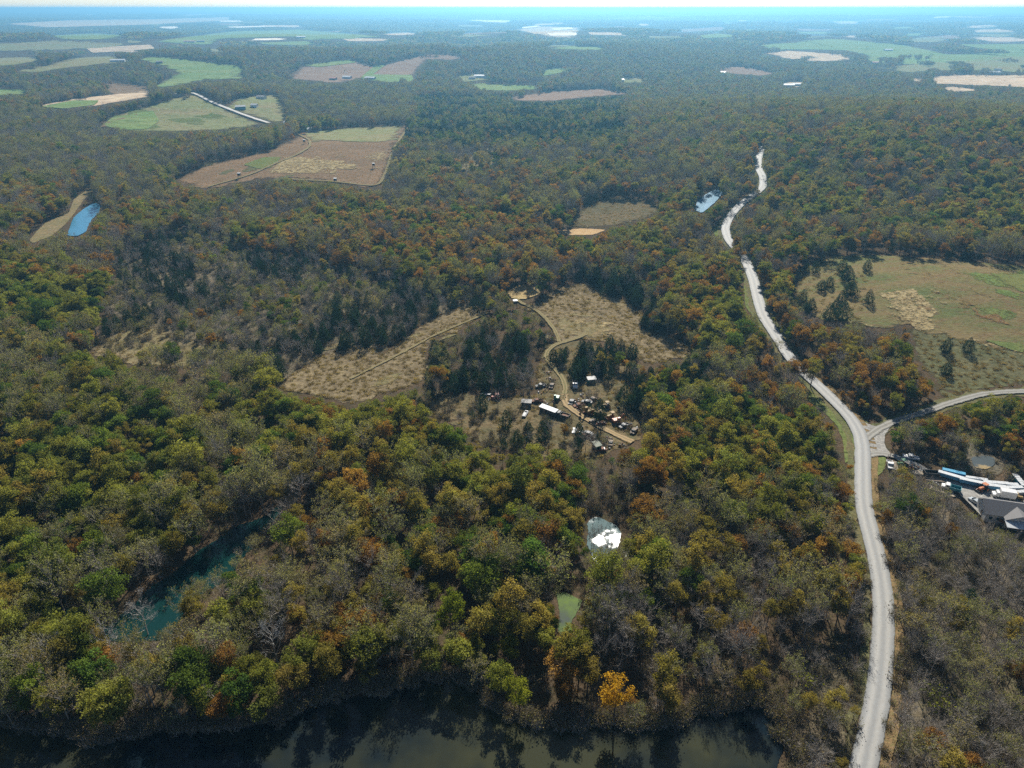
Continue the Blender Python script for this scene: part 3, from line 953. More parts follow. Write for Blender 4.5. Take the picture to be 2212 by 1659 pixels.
def bare(seed, h=16., rad=3.8, base=.3, n1=9, n2=5, n3=5, n4=4, w=.045, leafn=0, lsize=.4, up=.75):
    """bare crown: limbs, branches, twigs; a few leaves cling to the tips when leafn > 0"""
    g = np.random.default_rng(seed)
    cr, tr = Soup(), trunk_soup(h * .75, .17, g)
    z0 = np.sort(g.uniform(base * h, h * .78, n1))
    az = np.arange(n1) * 2.4 + g.uniform(0, 6, 1)
    tips = []
    for i in range(n1):
        el = g.uniform(.5, 1.1) * up + .25 * (z0[i] / h)
        ln = rad * g.uniform(.75, 1.15) * (1.15 - .45 * (z0[i] / h))
        d = np.array([math.cos(az[i]) * math.cos(el), math.sin(az[i]) * math.cos(el), math.sin(el) * 1.35])
        a = np.array([0, 0, z0[i]])
        e = a + d * ln * 1.25
        m = (a + e) / 2 + g.normal(0, .25, 3) - np.array([0, 0, .15])
        cr.tube([a, m, e], [.09, .055, .02], 4, 0, g.uniform())
        t = g.uniform(.25, 1.0, n2)
        A2 = np.where(t[:, None] < .5, a + (m - a) * (t * 2)[:, None], m + (e - m) * ((t - .5) * 2)[:, None])
        D2 = d[None] * .7 + unit(n2, g) * .75 + np.array([0, 0, .35])
        D2 /= np.linalg.norm(D2, axis=1)[:, None]
        E2 = A2 + D2 * (ln * g.uniform(.4, .7, n2))[:, None]
        cr.slivers(A2, E2, .07, g, 0, g.uniform(0, 1, n2))
        A3 = np.repeat(A2, n3, 0) + np.repeat(E2 - A2, n3, 0) * g.uniform(.25, 1, (n2 * n3, 1))
        D3 = np.repeat(D2, n3, 0) * .7 + unit(n2 * n3, g) * .7 + np.array([0, 0, .3])
        D3 /= np.linalg.norm(D3, axis=1)[:, None]
        E3 = A3 + D3 * g.uniform(.8, 1.7, (n2 * n3, 1))
        cr.slivers(A3, E3, w, g, 0, g.uniform(0, 1, len(A3)))
        A4 = np.repeat(A3, n4, 0) + np.repeat(E3 - A3, n4, 0) * g.uniform(.2, 1, (len(A3) * n4, 1))
        D4 = np.repeat(D3, n4, 0) * .7 + unit(len(A4), g) * .7 + np.array([0, 0, .3])
        D4 /= np.linalg.norm(D4, axis=1)[:, None]
        E4 = A4 + D4 * g.uniform(.5, 1.1, (len(A4), 1))
        cr.slivers(A4, E4, w * .75, g, 0, g.uniform(0, 1, len(A4)))
        tips.append(E4)
    if leafn:
        tp = np.concatenate(tips)
        k = g.choice(len(tp), leafn)
        p = tp[k] + g.normal(0, .15, (leafn, 3))
        o = p - np.array([0, 0, h * .5])
        o /= np.linalg.norm(o, axis=1)[:, None]
        cr.leaves(p, lsize, o, g, 1, None, .5)
    return cr, tr


def cedar(seed, h=8.0, rad=2.1, nleaf=750, size=.5, taper=.75):
    g = np.random.default_rng(seed)
    cr, tr = Soup(), Soup()
    tr.tube([[0, 0, -.4], [0, 0, h * .4], [0, 0, h * .95]], [.14, .1, .02], 6, 0, .5)
    t = g.beta(1.15, 1.35, nleaf)
    az = g.uniform(0, 2 * math.pi, nleaf)
    ph = g.uniform(0, 6.28, 4)
    prof = np.clip(t / .14, 0.35, 1) * (1 - t) ** taper * (1 + .18 * np.sin(3 * az + ph[0] + 5 * t) + .14 * np.sin(5 * az + ph[1] + 9 * t))
    r = rad * prof * g.uniform(.62, 1.06, nleaf)
    p = np.stack([r * np.cos(az), r * np.sin(az), .25 + t * (h - .25)], 1)
    o = np.stack([np.cos(az), np.sin(az), np.full(nleaf, .55)], 1)
    o /= np.linalg.norm(o, axis=1)[:, None]
    val = np.clip(.5 + .35 * np.sin(4 * az + ph[2] + 8 * t) + g.normal(0, .22, nleaf), 0, 1)
    cr.leaves(p, size * (1.1 - .5 * t), o, g, 0, val, .8, .6)
    return cr, tr


def shrub(seed, h=2.8, rad=1.6, ns=120, nl=110, size=.32):
    g = np.random.default_rng(seed)
    cr, tr = Soup(), Soup()
    a = np.c_[g.normal(0, rad * .3, (ns, 2)), np.full(ns, -.1)]
    d = unit(ns, g) * .55 + np.array([0, 0, 1.0])
    d /= np.linalg.norm(d, axis=1)[:, None]
    e = a + d * (h * g.uniform(.45, 1.0, ns))[:, None]
    tr.slivers(a, e, .07, g, 0, g.uniform(0, 1, ns))
    d2 = d + unit(ns, g) * .8
    m = a + (e - a) * g.uniform(.3, .8, (ns, 1))
    tr.slivers(m, m + d2 * .8, .045, g, 0, g.uniform(0, 1, ns))
    k = g.integers(0, ns, nl)
    p = a[k] + (e - a)[k] * g.uniform(.4, 1.05, (nl, 1)) + g.normal(0, .2, (nl, 3))
    cr.leaves(p, size, unit(nl, g) * .4 + np.array([0, 0, .6]), g, 0, None, .5)
    return cr, tr


def tuft(seed, w=1.3, h=.85, n=70):
    g = np.random.default_rng(seed)
    s = Soup()
    a = np.c_[g.normal(0, w * .32, (n, 2)), np.full(n, -.05)]
    e = a + np.c_[g.normal(0, .35, (n, 2)), h * g.uniform(.5, 1.1, n)]
    s.slivers(a, e, .16, g, 0, g.uniform(0, 1, n))
    return s


# species: name, look, crown materials, bark, variants (builder results)
SP = [
    ("leafy_tree", [L_OLIVE], B_BROWN, [leafy(100 + k, 15.5 + (k % 3), 4.6 + .4 * (k % 2), .16 + .04 * (k % 3), 24 + 2 * k, 3300, .47) for k in range(6)]),
    ("green_tree", [L_GREEN], B_BROWN, [leafy(200 + k, 15. + (k % 3), 4.7 + .4 * (k % 2), .14 + .04 * (k % 3), 26 + 2 * k, 3600, .47) for k in range(5)]),
    ("rust_tree", [L_RUST], B_BROWN, [leafy(300 + k, 14.5 + (k % 3), 4.3 + .3 * (k % 2), .18 + .03 * (k % 3), 22 + 2 * k, 2900, .46) for k in range(5)]),
    ("golden_tree", [L_GOLD], B_BROWN, [leafy(400 + k, 16.5 + (k % 3), 4.2 + .3 * (k % 2), .24 + .04 * (k % 3), 22 + k, 2500, .43, hollow=.3) for k in range(6)]),
    ("thinning_tree", [B_GREY, L_THIN], B_GREY, [bare(500 + k, 15. + (k % 3), 4.6, .2, 14, 5, 5, 3, .055, 1300, .36) for k in range(6)]),
    ("bare_tree", [B_GREY], B_GREY, [bare(600 + k, 14. + (k % 3), 4.2, .2, 12, 5, 6, 4, .055) for k in range(6)]),
    ("cedar_tree", [L_CEDAR], B_BROWN, [cedar(700 + k, 6.2 + .5 * k, 2.3 + .2 * (k % 3), 1300, .42, .42 + .09 * (k % 3)) for k in range(6)]),
    ("shrub", [L_BRUSH], B_GREY, [shrub(800 + k, 2.6 + .4 * k, 1.5 + .2 * k) for k in range(4)]),
]
RADIUS = np.array([4.7, 4.8, 4.4, 4.3, 4.6, 4.2, 2.5, 1.6])
HEIGHT = np.array([16.5, 16., 15.5, 17.5, 16., 15., 7.4, 3.0])
PARTS = {}          # species -> [(crown mesh, trunk mesh)]
JOINED = {}         # species -> [mesh]
for name, cm, bm, vs_ in SP:
    PARTS[name], JOINED[name] = [], []
    for k, (c, t) in enumerate(vs_):
        PARTS[name].append((c.mesh(name + "_crown", cm), t.mesh(name + "_trunk", [bm])))
        j = Soup()
        j.join(c, 0)
        j.join(t, len(cm))
        JOINED[name].append(j.mesh(name, cm + [bm]))


def patch_soup(seed, size, n, leafn, lsize, mats_p, hh=13, rr=4.6):
    g = np.random.default_rng(seed)
    s = Soup()
    side = int(math.sqrt(n))
    for a in range(side):
        for b in range(side):
            c = np.array([(a + .5 + g.uniform(-.45, .45)) / side - .5, (b + .5 + g.uniform(-.45, .45)) / side - .5]) * size
            h = hh * g.uniform(.7, 1.25)
            r = rr * g.uniform(.75, 1.25)
            o = unit(leafn, g)
            o[:, 2] = np.abs(o[:, 2]) * .9 + .05
            p = o * np.array([r, r, h * .45]) * g.uniform(.75, 1.05, (leafn, 1)) + np.array([c[0], c[1], h * .55])
            s.leaves(p, lsize, o, g, int(g.choice(len(mats_p), p=mats_p)), np.clip(g.uniform() * .6 + g.uniform(0, .5, leafn), 0, 1), .9)
    return s


FARM = [L_OLIVE, L_GREEN, L_RUST, L_GOLD, L_THIN, L_CEDAR, B_GREY]
FARP = [.14, .18, .16, .08, .14, .06, .24]
PATCH = [patch_soup(900 + k, 56, 49, 34, 2.3, FARP).mesh("wood_patch", FARM) for k in range(4)]
PATCH_FAR = [patch_soup(950 + k, 150, 121, 16, 6.0, FARP, 14, 8.5).mesh("wood_patch_far", FARM) for k in range(3)]
LOW = []
for k in range(7):        # lighter trees for the middle distance, one material each
    pass

# ------------------------------------------------------------------ where plants grow
MX, MY0, MY1 = 420, 40, 520          # canvas margin around the photograph
CW, CH = int(PW) + 2 * MX, int(PH) + MY0 + MY1
_yy, _xx = np.mgrid[0:CH, 0:CW]


def stamp(canvas, poly, val):
    p = np.array(poly, float) + np.array([MX, MY0])
    x0, y0 = np.maximum(np.floor(p.min(0)).astype(int), 0)
    x1, y1 = np.minimum(np.ceil(p.max(0)).astype(int) + 1, [CW, CH])
    if x1 <= x0 or y1 <= y0:
        return
    sub = canvas[y0:y1, x0:x1]
    sub[inside(p, _xx[y0:y1, x0:x1] + .5, _yy[y0:y1, x0:x1] + .5)] = val


def look(canvas, px, py):
    ix = np.clip((px + MX).astype(int), 0, CW - 1)
    iy = np.clip((py + MY0).astype(int), 0, CH - 1)
    return canvas[iy, ix]


def box(x0, y0, x1, y1):
    return [(x0, y0), (x1, y0), (x1, y1), (x0, y1)]


#            olive green rust gold thin bare cedar shrub   spacing, scale
MIX = [
    ((.09, .08, .16, .09, .21, .33, .04, .00), 4.5, 0.72),     # 0 far wood
    ((.33, .17, .02, .11, .29, .06, .00, .02), 4.15, 0.73),     # 1 wood by the river
    ((.28, .11, .02, .13, .29, .13, .00, .04), 3.95, 0.7),     # 2 between river and lake
    ((.22, .07, .14, .26, .17, .11, .00, .03), 4.1, 0.74),     # 3 middle wood
    ((.12, .06, .09, .20, .20, .26, .00, .07), 3.9, 0.68),     # 4 wood between lake and road
    ((.04, .02, .04, .07, .13, .28, .00, .42), 3.8, 0.5),     # 5 brush by the lake corner
    ((.01, .01, .02, .04, .11, .52, .01, .28), 3.5, .57),     # 6 bare scrub wood right of the road
    ((.02, .03, .00, .03, .20, .32, .30, .10), 4.0, 0.41),     # 7 thicket in the clearing
    ((.01, .02, .02, .03, .20, .46, .20, .06), 4.1, 0.43),     # 8 grey scrub
    ((.32, .27, .13, .06, .15, .06, .01, .00), 4.2, 0.75),     # 9 left wood
    ((.08, .05, .23, .10, .19, .29, .06, .00), 4.2, 0.7),     # 10 mid band
    ((.10, .12, .46, .12, .06, .11, .03, .00), 4.1, 0.7),     # 11 rust stand
    ((.16, .14, .23, .13, .12, .19, .03, .00), 4.3, 0.71),     # 12 wooded hill
    ((.12, .11, .30, .15, .09, .18, .03, .02), 4.1, 0.68),      # 13 between road and meadow
    ((.06, .08, .04, .05, .10, .15, .50, .02), 3.47, 0.51),     # 14 cedar stand
    ((.06, .20, .02, .04, .08, .08, .52, .00), 4.04, 0.51),     # 15 young evergreens
    ((.04, .06, .06, .03, .31, .48, .02, .00), 4.33, 0.70),     # 16 grey wood
    ((.12, .10, .10, .10, .20, .25, .08, .05), 3.76, 0.61),     # 17 by the yard
    ((.01, .03, .01, .05, .22, .26, .26, .16), 6.0, .36),     # 18 sparse junkyard
    ((.20, .10, .21, .18, .12, .13, .05, .01), 4.0, 0.71),     # 19 along the road
    ((.00, .03, .01, .03, .20, .45, .08, .20), 8.5, .42),     # 20 thin scrub on brown grass
]
zone = np.zeros((CH, CW), np.uint8)
for poly, z in (
    (box(-420, 520, 300, 820), 9), (box(-420, 400, 1520, 640), 10), (box(-420, 760, 1150, 1400), 1), (box(-420, 1240, 1050, 2170), 2), (box(640, 880, 1660, 2170), 3), (box(1400, 1130, 1900, 2170), 4),
    ([(1640, 1440), (1700, 1400), (1870, 1380), (1870, 2170), (1640, 2170)], 5), (box(1895, 1040, 2640, 2170), 6), (box(1370, 540, 1760, 1130), 19), (box(1600, 290, 2640, 560), 12), (box(1640, 560, 2040, 960), 13),
    (P_SCRUB, 8),
    ([(930, 735), (1000, 690), (1060, 670), (1150, 672), (1185, 705), (1200, 740), (1175, 790), (1180, 850), (1060, 860), (950, 830), (915, 790)], 7),
    (box(700, 480, 1300, 590), 11), ([(1200, 745), (1370, 730), (1380, 800), (1250, 830), (1200, 800)], 14), ([(1370, 790), (1500, 740), (1560, 860), (1450, 910), (1360, 890)], 14),
    ([(1270, 600), (1400, 610), (1440, 720), (1380, 720), (1360, 650), (1300, 640)], 14), (box(870, 215, 1350, 330), 15), (box(-420, 250, 370, 410), 16), (box(0, 330, 260, 420), 16), (box(560, 190, 900, 275), 16),
    (box(1920, 870, 2640, 1045), 17), (P_JUNK, 18), ([(1200, 745), (1370, 730), (1380, 800), (1250, 830), (1200, 800)], 14), ([(1370, 790), (1500, 740), (1560, 860), (1450, 910), (1360, 890)], 14), ([(1120, 930), (1250, 940), (1290, 1000), (1150, 1000)], 14), (P_BROWN, 20), (box(1245, 1185, 1360, 1300), 16), (box(1250, 1030, 1350, 1128), 5), (box(1190, 1240, 1260, 1290), 5), ([(560, 835), (640, 850), (800, 875), (900, 850), (960, 850), (900, 890), (860, 900), (700, 880)], 8),
):
    stamp(zone, poly, z)

OPEN = np.zeros((CH, CW), bool)      # ground that stays in view: nothing may stand on it or rise in front of it
for pl in (P_LAKE, P_GLINT, P_ALGAE, P_BLUE, P_MIDPOND, P_A, P_B, P_STRAWM, P_G, P_GLOW, P_H, P_I, P_J, P_VERGE, P_VERGE2, P_VERGE3, P_LOT, P_APRON, P_GRASSCORNER, P_PUDDLE, P_C1, P_C2, P_LB, P_K, P_K2, P_J2,
           P_LL, P_M, P_N, P_O, P_P, P_P2, P_Q1, P_Q2, P_Q3, P_Q4, P_Q5, P_Q6, P_Q10, P_Q11, P_Q12, P_Q13, P_Q14, P_Q15, P_Q16, P_Q17, P_Q18, P_Q19, P_Q20, P_Q21, P_R1, P_R2, P_R3, P_L1, P_L3, P_L4, P_HOMES, *SLIVERS):
    stamp(OPEN, pl, True)
gh = np.random.default_rng(33)
for _ in range(260):       # clumps of trees and hedges that break up the far fields
    cx, cy_ = gh.uniform(-200, 2400), gh.uniform(40, 200)
    w_, h_ = gh.uniform(3, 20) * (.4 + cy_ / 160), gh.uniform(1.2, 3.0) * (.5 + cy_ / 160)
    a_ = np.linspace(0, 6.28, 9)[:-1]
    if gh.uniform() < .3:
        stamp(OPEN, [(cx + math.cos(t_) * w_, cy_ + math.sin(t_) * h_ + math.cos(t_) * gh.uniform(-1, 1)) for t_ in a_], False)
for _ in range(90):
    cx, cy_ = gh.uniform(1730, 2300), gh.uniform(80, 160)
    w_, h_ = gh.uniform(8, 34), gh.uniform(2.0, 5.0)
    stamp(OPEN, [(cx + math.cos(t_) * w_, cy_ + math.sin(t_) * h_ + math.cos(t_) * 1.5) for t_ in np.linspace(0, 6.28, 11)[:-1]], False)
P_RIVER_SEEN = [(604, 1082), (580, 1112), (547, 1126), (513, 1136), (487, 1156), (440, 1184), (400, 1216), (353, 1253), (330, 1260), (307, 1286), (280, 1313), (255, 1336), (262, 1360), (285, 1362), (370, 1355), (353, 1300), (367, 1280),
                (400, 1266), (443, 1243), (483, 1229), (493, 1200), (527, 1173), (540, 1140), (567, 1126)]
stamp(OPEN, P_RIVER_SEEN, True)
stamp(OPEN, [(1262, 1192), (1345, 1186), (1345, 1240), (1262, 1240)], False)
stamp(OPEN, [(1190, 1345), (1250, 1350), (1250, 1400), (1190, 1400)], False)
for cx, cy_, w_, h_ in ((1326, 1500, 34, 52), (1122, 1500, 24, 38), (975, 1320, 28, 44), (1103, 1405, 20, 22), (1742, 1470, 16, 12), (2010, 1498, 18, 14), (2032, 1528, 16, 12), (2110, 1600, 12, 10), (600, 1400, 30, 30), (320, 1345, 30, 26)):
    stamp(OPEN, [(cx + math.cos(t_) * w_, cy_ + math.sin(t_) * h_) for t_ in np.linspace(0, 6.28, 15)[:-1]], True)      # trees that stand out keep their view
far_h = 340 + MY0
def soft_noise(h, w, by, bx):
    a = gh.normal(0, 1, (h // by + 3, w // bx + 3))
    yi, xi = np.mgrid[0:h, 0:w]
    fy, fx = yi / by, xi / bx
    y0_, x0_ = fy.astype(int), fx.astype(int)
    fy, fx = fy - y0_, fx - x0_
    return (a[y0_, x0_] * (1 - fx) + a[y0_, x0_ + 1] * fx) * (1 - fy) + (a[y0_ + 1, x0_] * (1 - fx) + a[y0_ + 1, x0_ + 1] * fx) * fy
yi_, xi_ = np.mgrid[0:far_h, 0:CW]
amp = np.clip((yi_ - MY0) / 200, .15, 1.2)
wx_ = np.clip(xi_ + (soft_noise(far_h, CW, 4, 9) * 9 * amp).astype(int), 0, CW - 1)
wy_ = np.clip(yi_ + np.round(soft_noise(far_h, CW, 4, 9) * 3.2 * amp).astype(int), 0, CH - 1)
OPEN[:far_h] = OPEN[wy_, wx_] & OPEN[:far_h]
WATER = np.zeros((CH, CW), bool)
for pl in (P_LAKE, P_RIVER, P_GLINT, P_ALGAE, P_CREEK, P_BLUE, P_MIDPOND):
    stamp(WATER, pl, True)


def stamp_line(canvas, ppts, halfpx_m):
    q = line_world(ppts, 2.0)
    t = np.gradient(q, axis=0)
    t /= np.linalg.norm(t, axis=1)[:, None] + 1e-9
    nr = np.stack([t[:, 1], -t[:, 0]], 1)
    a, b = q + nr * halfpx_m, q - nr * halfpx_m
    z = hgt(q[:, 0], q[:, 1])
    ax, ay = proj(a[:, 0], a[:, 1], z)
    bx, by = proj(b[:, 0], b[:, 1], z)
    for k in range(len(q) - 1):
        stamp(canvas, [(ax[k], ay[k]), (ax[k + 1], ay[k + 1]), (bx[k + 1], by[k + 1]), (bx[k], by[k])], True)


THIN = np.zeros((CH, CW), bool)        # clearings that trees standing in front of them mostly leave in view
for pl in (P_JUNK, P_BROWN, P_EVER):
    stamp(THIN, pl, True)
ROADS = np.zeros((CH, CW), bool)
stamp_line(ROADS, ROAD_MAIN, 2.7)
stamp_line(ROADS, ROAD_SIDE, 2.4)
stamp_line(ROADS, ROAD_DRIVE, 2.6)
stamp_line(ROADS, TRACK_JUNK, 2.2)
stamp_line(ROADS, TRACK_UP, 1.5)
stamp_line(ROADS, ROAD_FAR, 9.0)
# where crowns do hang over the road in the photograph
HIDES = np.zeros((CH, CW), bool)
for pl in (box(1672, 728, 1700, 752), box(1700, 772, 1756, 818), box(1575, 520, 1610, 560), box(1625, 405, 1645, 435)):
    stamp(HIDES, pl, True)
ROADS &= ~HIDES
OPEN &= ~HIDES


SUNNY = np.zeros((CH, CW), bool)
stamp_line(SUNNY, ROAD_MAIN[9:24], 1.6)
stamp(SUNNY, P_APRON, True)
for pl in ([(1267, 1131), (1292, 1116), (1341, 1150), (1336, 1190), (1270, 1190)], P_LOT, P_PUDDLE, [(1210, 1290), (1245, 1295), (1240, 1320), (1212, 1320)]):
    stamp(SUNNY, pl, True)


def candidates(r0, r1, step):
    hw = r1 * .92 + 40
    x = np.arange(-hw, hw, step)
    y = np.arange(max(20, r0 * .5), r1, step)
    X, Y = np.meshgrid(x, y)
    X, Y = X.ravel() + rng.uniform(-.48, .48, X.size) * step, Y.ravel() + rng.uniform(-.48, .48, X.size) * step
    d = np.hypot(X, Y)
    z = hgt(X, Y)
    px, py = proj(X, Y, z)
    ok = (d >= r0) & (d < r1) & (px > -330) & (px < PW + 330) & (py < PH + 330) & (Y > 30)
    return X[ok], Y[ok], z[ok], px[ok], py[ok]


def grow(r0, r1, step):
    x, y, z, px, py = candidates(r0, r1, step)
    n = len(x)
    zo = look(zone, px, py)
    sp_ = np.array([m[1] for m in MIX])[zo]
    sc = np.array([m[2] for m in MIX])[zo]
    keep = rng.uniform(0, 1, n) < (step / np.maximum(step, sp_)) ** 2
    keep &= ~look(WATER, px, py) & ~look(OPEN, px, py) & ~look(ROADS, px, py)
    x, y, z, px, py, zo, sc = (a[keep] for a in (x, y, z, px, py, zo, sc))
    n = len(x)
    cum = np.cumsum(np.array([m[0] for m in MIX]), 1)[zo]
    # kinds keep together in stands some tens of metres across
    sm = np.sin(x / 19 + 1.7 * np.sin(y / 31)) + np.sin(y / 23 + 1.3 * np.sin(x / 37) + 2) + .7 * np.sin(x / 9 + y / 11)
    u = sm.argsort().argsort() / n * .5 + rng.uniform(0, .62, n)
    u = (u.argsort().argsort() + .5) / n
    s = np.minimum((u[:, None] > cum / cum[:, -1:]).sum(1), 7)
    # stands: neighbours tend to be of one kind
    nb = np.sin(x / 23 + 1) * np.sin(y / 29 + 2) + .6 * np.sin(x / 11 - y / 13)
    sw = (nb > .75) & (s == 0) & (rng.uniform(0, 1, n) < .5)
    s = np.where(sw, 1, s)
    sw = (nb < -.75) & (s == 1) & (rng.uniform(0, 1, n) < .5)
    s = np.where(sw, 4, s)
    k = sc * (.55 + .85 * rng.beta(2.0, 2.0, n))
    k = np.where(s == 6, rng.uniform(.55, 1.15, n) * np.where((zo == 7) | (zo == 8) | (zo == 14) | (zo == 15), 1.15, 1), k)
    k = np.where(s == 7, rng.uniform(.6, 1.4, n), k)
    ky = k * rng.uniform(.88, 1.14, n)
    # nothing may rise in front of ground, road or water that the photograph shows
    shy = ~(look(THIN, px, py) & (rng.uniform(0, 1, n) < .5)) & (rng.uniform(0, 1, n) < .9)
    ok = np.zeros(n, bool)
    f_ok = np.ones(n)
    for shrink in (1.0, .72, .5, .34):       # a smaller tree may still fit
        rad, hh = RADIUS[s] * k * shrink, HEIGHT[s] * ky * shrink
        hit = np.zeros(n, bool)
        for fz in (.4, .65, .85, 1.0):
            for fx in ((-.9, 0, .9) if r1 < 700 else (-.6, 0, .6)):
                qx, qy = proj(x + fx * rad * (1 if fz < .9 else .4), y, z + fz * hh)
                hit |= look(OPEN, qx, qy) | look(ROADS, qx, qy) | (look(THIN, qx, qy) & shy)
        if r1 < 700:                          # the sun reaches the glinting pond and the yard
            for fz in (.35, .7, 1.0):
                t_ = fz * hh / math.tan(SUN_EL)
                for fx in (-.6, 0, .6):
                    qx, qy = proj(x + fx * rad - math.sin(SUN_AZ) * t_, y - math.cos(SUN_AZ) * t_, z)
                    hit |= look(SUNNY, qx, qy)
        new = ~hit & ~ok
        f_ok[new] = shrink
        ok |= new
    k, ky = k * f_ok, ky * f_ok
    return np.c_[x, y, z, px, py][ok], s[ok], k[ok], ky[ok]


G1 = grow(40, 620, 2.9)
G2 = grow(620, 1500, 4.3)
G3 = grow(1500, 2600, 6.2)
print("plants", len(G1[0]), len(G2[0]), len(G3[0]))

# ------------------------------------------------------------------ trees as individuals, the rest as one forest
LOCALES = [
    (box(-420, 1240, 560, 2170), "on the neck between river and lake"),
    (box(560, 1300, 1180, 2170), "in the shaded wood at the lake cove"),
    (box(1180, 1360, 1640, 2170), "on the point between lake and algae pond"),
    (box(1640, 1300, 1900, 2170), "in the brush between lake and gravel road"),
    (box(1880, 1030, 2640, 2170), "in the scrub near the house yard"),
    (box(1340, 1000, 1880, 1360), "between the glinting pond and the gravel road"),
    (box(900, 990, 1340, 1360), "between the teal river and the glinting pond"),
    (box(-420, 900, 900, 1300), "across the teal river from the lake"),
    (box(-420, 740, 700, 1000), "in the wood below the grey scrub slope"),
    (box(700, 830, 1180, 1000), "between the tan field and the teal river"),
    (P_JUNK, "in the junkyard clearing"),
    (box(1340, 840, 1860, 1010), "between the junkyard and the gravel road"),
    (box(900, 640, 1200, 860), "in the thicket beside the grassy track"),
    (box(1200, 600, 1860, 860), "between the tan clearing and the gravel road"),
    (P_G, "on the open hillside meadow"),
    (P_GLOW, "on the rough slope below the hillside meadow"),
    (box(1640, 560, 2060, 1000), "between the gravel road and hillside meadow"),
    (box(1900, 820, 2640, 1050), "between the side road and the yard"),
    (box(150, 480, 960, 840), "on the scrub slope above the tan field"),
    (box(-420, 480, 300, 800), "in the wood below the blue pond"),
]
LOOKS = {
    "leafy_tree": ("olive-leaved tree", "tree", "olive leafy trees"),
    "green_tree": ("dark green tree", "tree", "dark green trees"),
    "rust_tree": ("rust orange tree", "tree", "rust orange trees"),
    "golden_tree": ("golden brown tree", "tree", "golden brown trees"),
    "thinning_tree": ("thinning grey-green tree", "tree", "thinning grey-green trees"),
    "bare_tree": ("leafless grey tree", "tree", "leafless grey trees"),
    "cedar_tree": ("dark evergreen cedar", "cedar", "dark cedars"),
    "shrub": ("brown twiggy shrub", "shrub", "brown shrubs"),
}


def locale_of(px, py):
    for poly, txt in LOCALES:
        if inside(poly, np.array([px]), np.array([py]))[0]:
            return txt
    return "in the wood beyond the clearing"


def plant(name, me_c, me_t, loc, rz, sxy, sz, label, cat, group):
    e = bpy.data.objects.new(name, None)
    e.empty_display_size = .5
    e.location = loc
    e.rotation_euler = (0, 0, rz)
    e.scale = (sxy, sxy, sz)
    COL.objects.link(e)
    e["label"], e["category"] = label, cat
    if group:
        e["group"] = group
    t = bpy.data.objects.new("trunk" if name != "shrub" else "stems", me_t)
    t.parent = e
    COL.objects.link(t)
    c = bpy.data.objects.new("crown" if name != "shrub" else "foliage", me_c)
    c.parent = e
    COL.objects.link(c)
    return e


MAXN = {"leafy_tree": 290, "green_tree": 240, "rust_tree": 150, "golden_tree": 270, "thinning_tree": 290, "bare_tree": 290, "cedar_tree": 170, "shrub": 200}
allp = np.concatenate([G1[0], G2[0], G3[0]])
alls = np.concatenate([G1[1], G2[1], G3[1]])
allk = np.concatenate([G1[2], G2[2], G3[2]])
allz = np.concatenate([G1[3], G2[3], G3[3]])
dist = np.hypot(np.hypot(allp[:, 0], allp[:, 1]), CAM_H)
tx, ty = proj(allp[:, 0], allp[:, 1], allp[:, 2] + HEIGHT[alls] * allz * .7)
seen = (tx > 4) & (tx < PW - 4) & (ty > 0) & (ty < PH - 4)
single = np.zeros(len(alls), bool)
nm_ = dist < 560
NX, NY, NS, NK = allp[nm_, 0], allp[nm_, 1], alls[nm_], allk[nm_]
for si, (name, *_r) in enumerate(SP):
    idx = np.nonzero(seen & (alls == si) & (dist < 520))[0]
    idx = idx[np.argsort(dist[idx] / allk[idx])][: MAXN[name]]
    single[idx] = True
    vcount = len(PARTS[name])
    for i in idx:
        x, y, z, px, py = allp[i]
        lc = locale_of(px, py)
        look_, cat, grp = LOOKS[name]
        mc, mt = PARTS[name][int(rng.integers(vcount))]
        near_ = np.abs(NX - x) + np.abs(NY - y) < 9
        dd_ = np.where(near_ & (NS != si) & (NK > .3), np.hypot(NX - x, NY - y), 99)
        j_ = int(dd_.argmin())
        rel = allk[i] / (1.0 if name in ("cedar_tree", "shrub") else .72)
        size_ = "small " if rel < .62 else ("large " if rel > 1.08 else "")
        nb_ = "beside " + LOOKS[SP[int(NS[j_])][0]][0] + " " if dd_[j_] < 6.5 else ""
        plant(name, mc, mt, (x, y, z), rng.uniform(0, 6.28), allk[i], allz[i], f"{size_}{look_} {nb_}{lc}", cat, f"{grp} {lc}")

# trees that stand out alone in the photograph: pixel of the foot, species, scale, label
ALONE = [
    (895, 225, "c"), (945, 205, "c"), (1025, 300, "c"), (1200, 308, "c"), (1085, 250, "C"), (1060, 160, "C"), (1030, 108, "C"), (1190, 100, "c"), (855, 108, "c"), (797, 108, "c"), (775, 300, "c"),
    (990, 345, "c"), (945, 418, "C"), (1030, 420, "C"), (830, 350, "c"), (730, 330, "c"), (1700, 625, "c"), (1842, 628, "c"), (1702, 770, "c"), (1728, 220, "n"), (902, 50, "c"), (700, 250, "c"), (800, 365, "c"),
]
for X_, Y_, k in ALONE:
    if k == "n":
        continue
    px, py = 1474.6 + X_ / 3, 553 + Y_ / 3
    x, y, z = gpt(px, py)
    mc, mt = PARTS["cedar_tree"][int(rng.integers(6))]
    s_ = (1.0 if k == "c" else 1.35) * rng.uniform(.92, 1.12)
    up = py < 725
    plant("cedar_tree", mc, mt, (x, y, z), rng.uniform(0, 6), s_ * (1.15 if k == "c" else 1.3), s_ * .85,
          ("lone dark cedar standing on the open hillside meadow" if k == "c" else "broad dark cedar standing on the open hillside meadow") if up else "lone dark cedar on the rough slope below the hillside meadow",
          "cedar", "cedars dotted over the meadow" if up else "cedars on the rough slope")
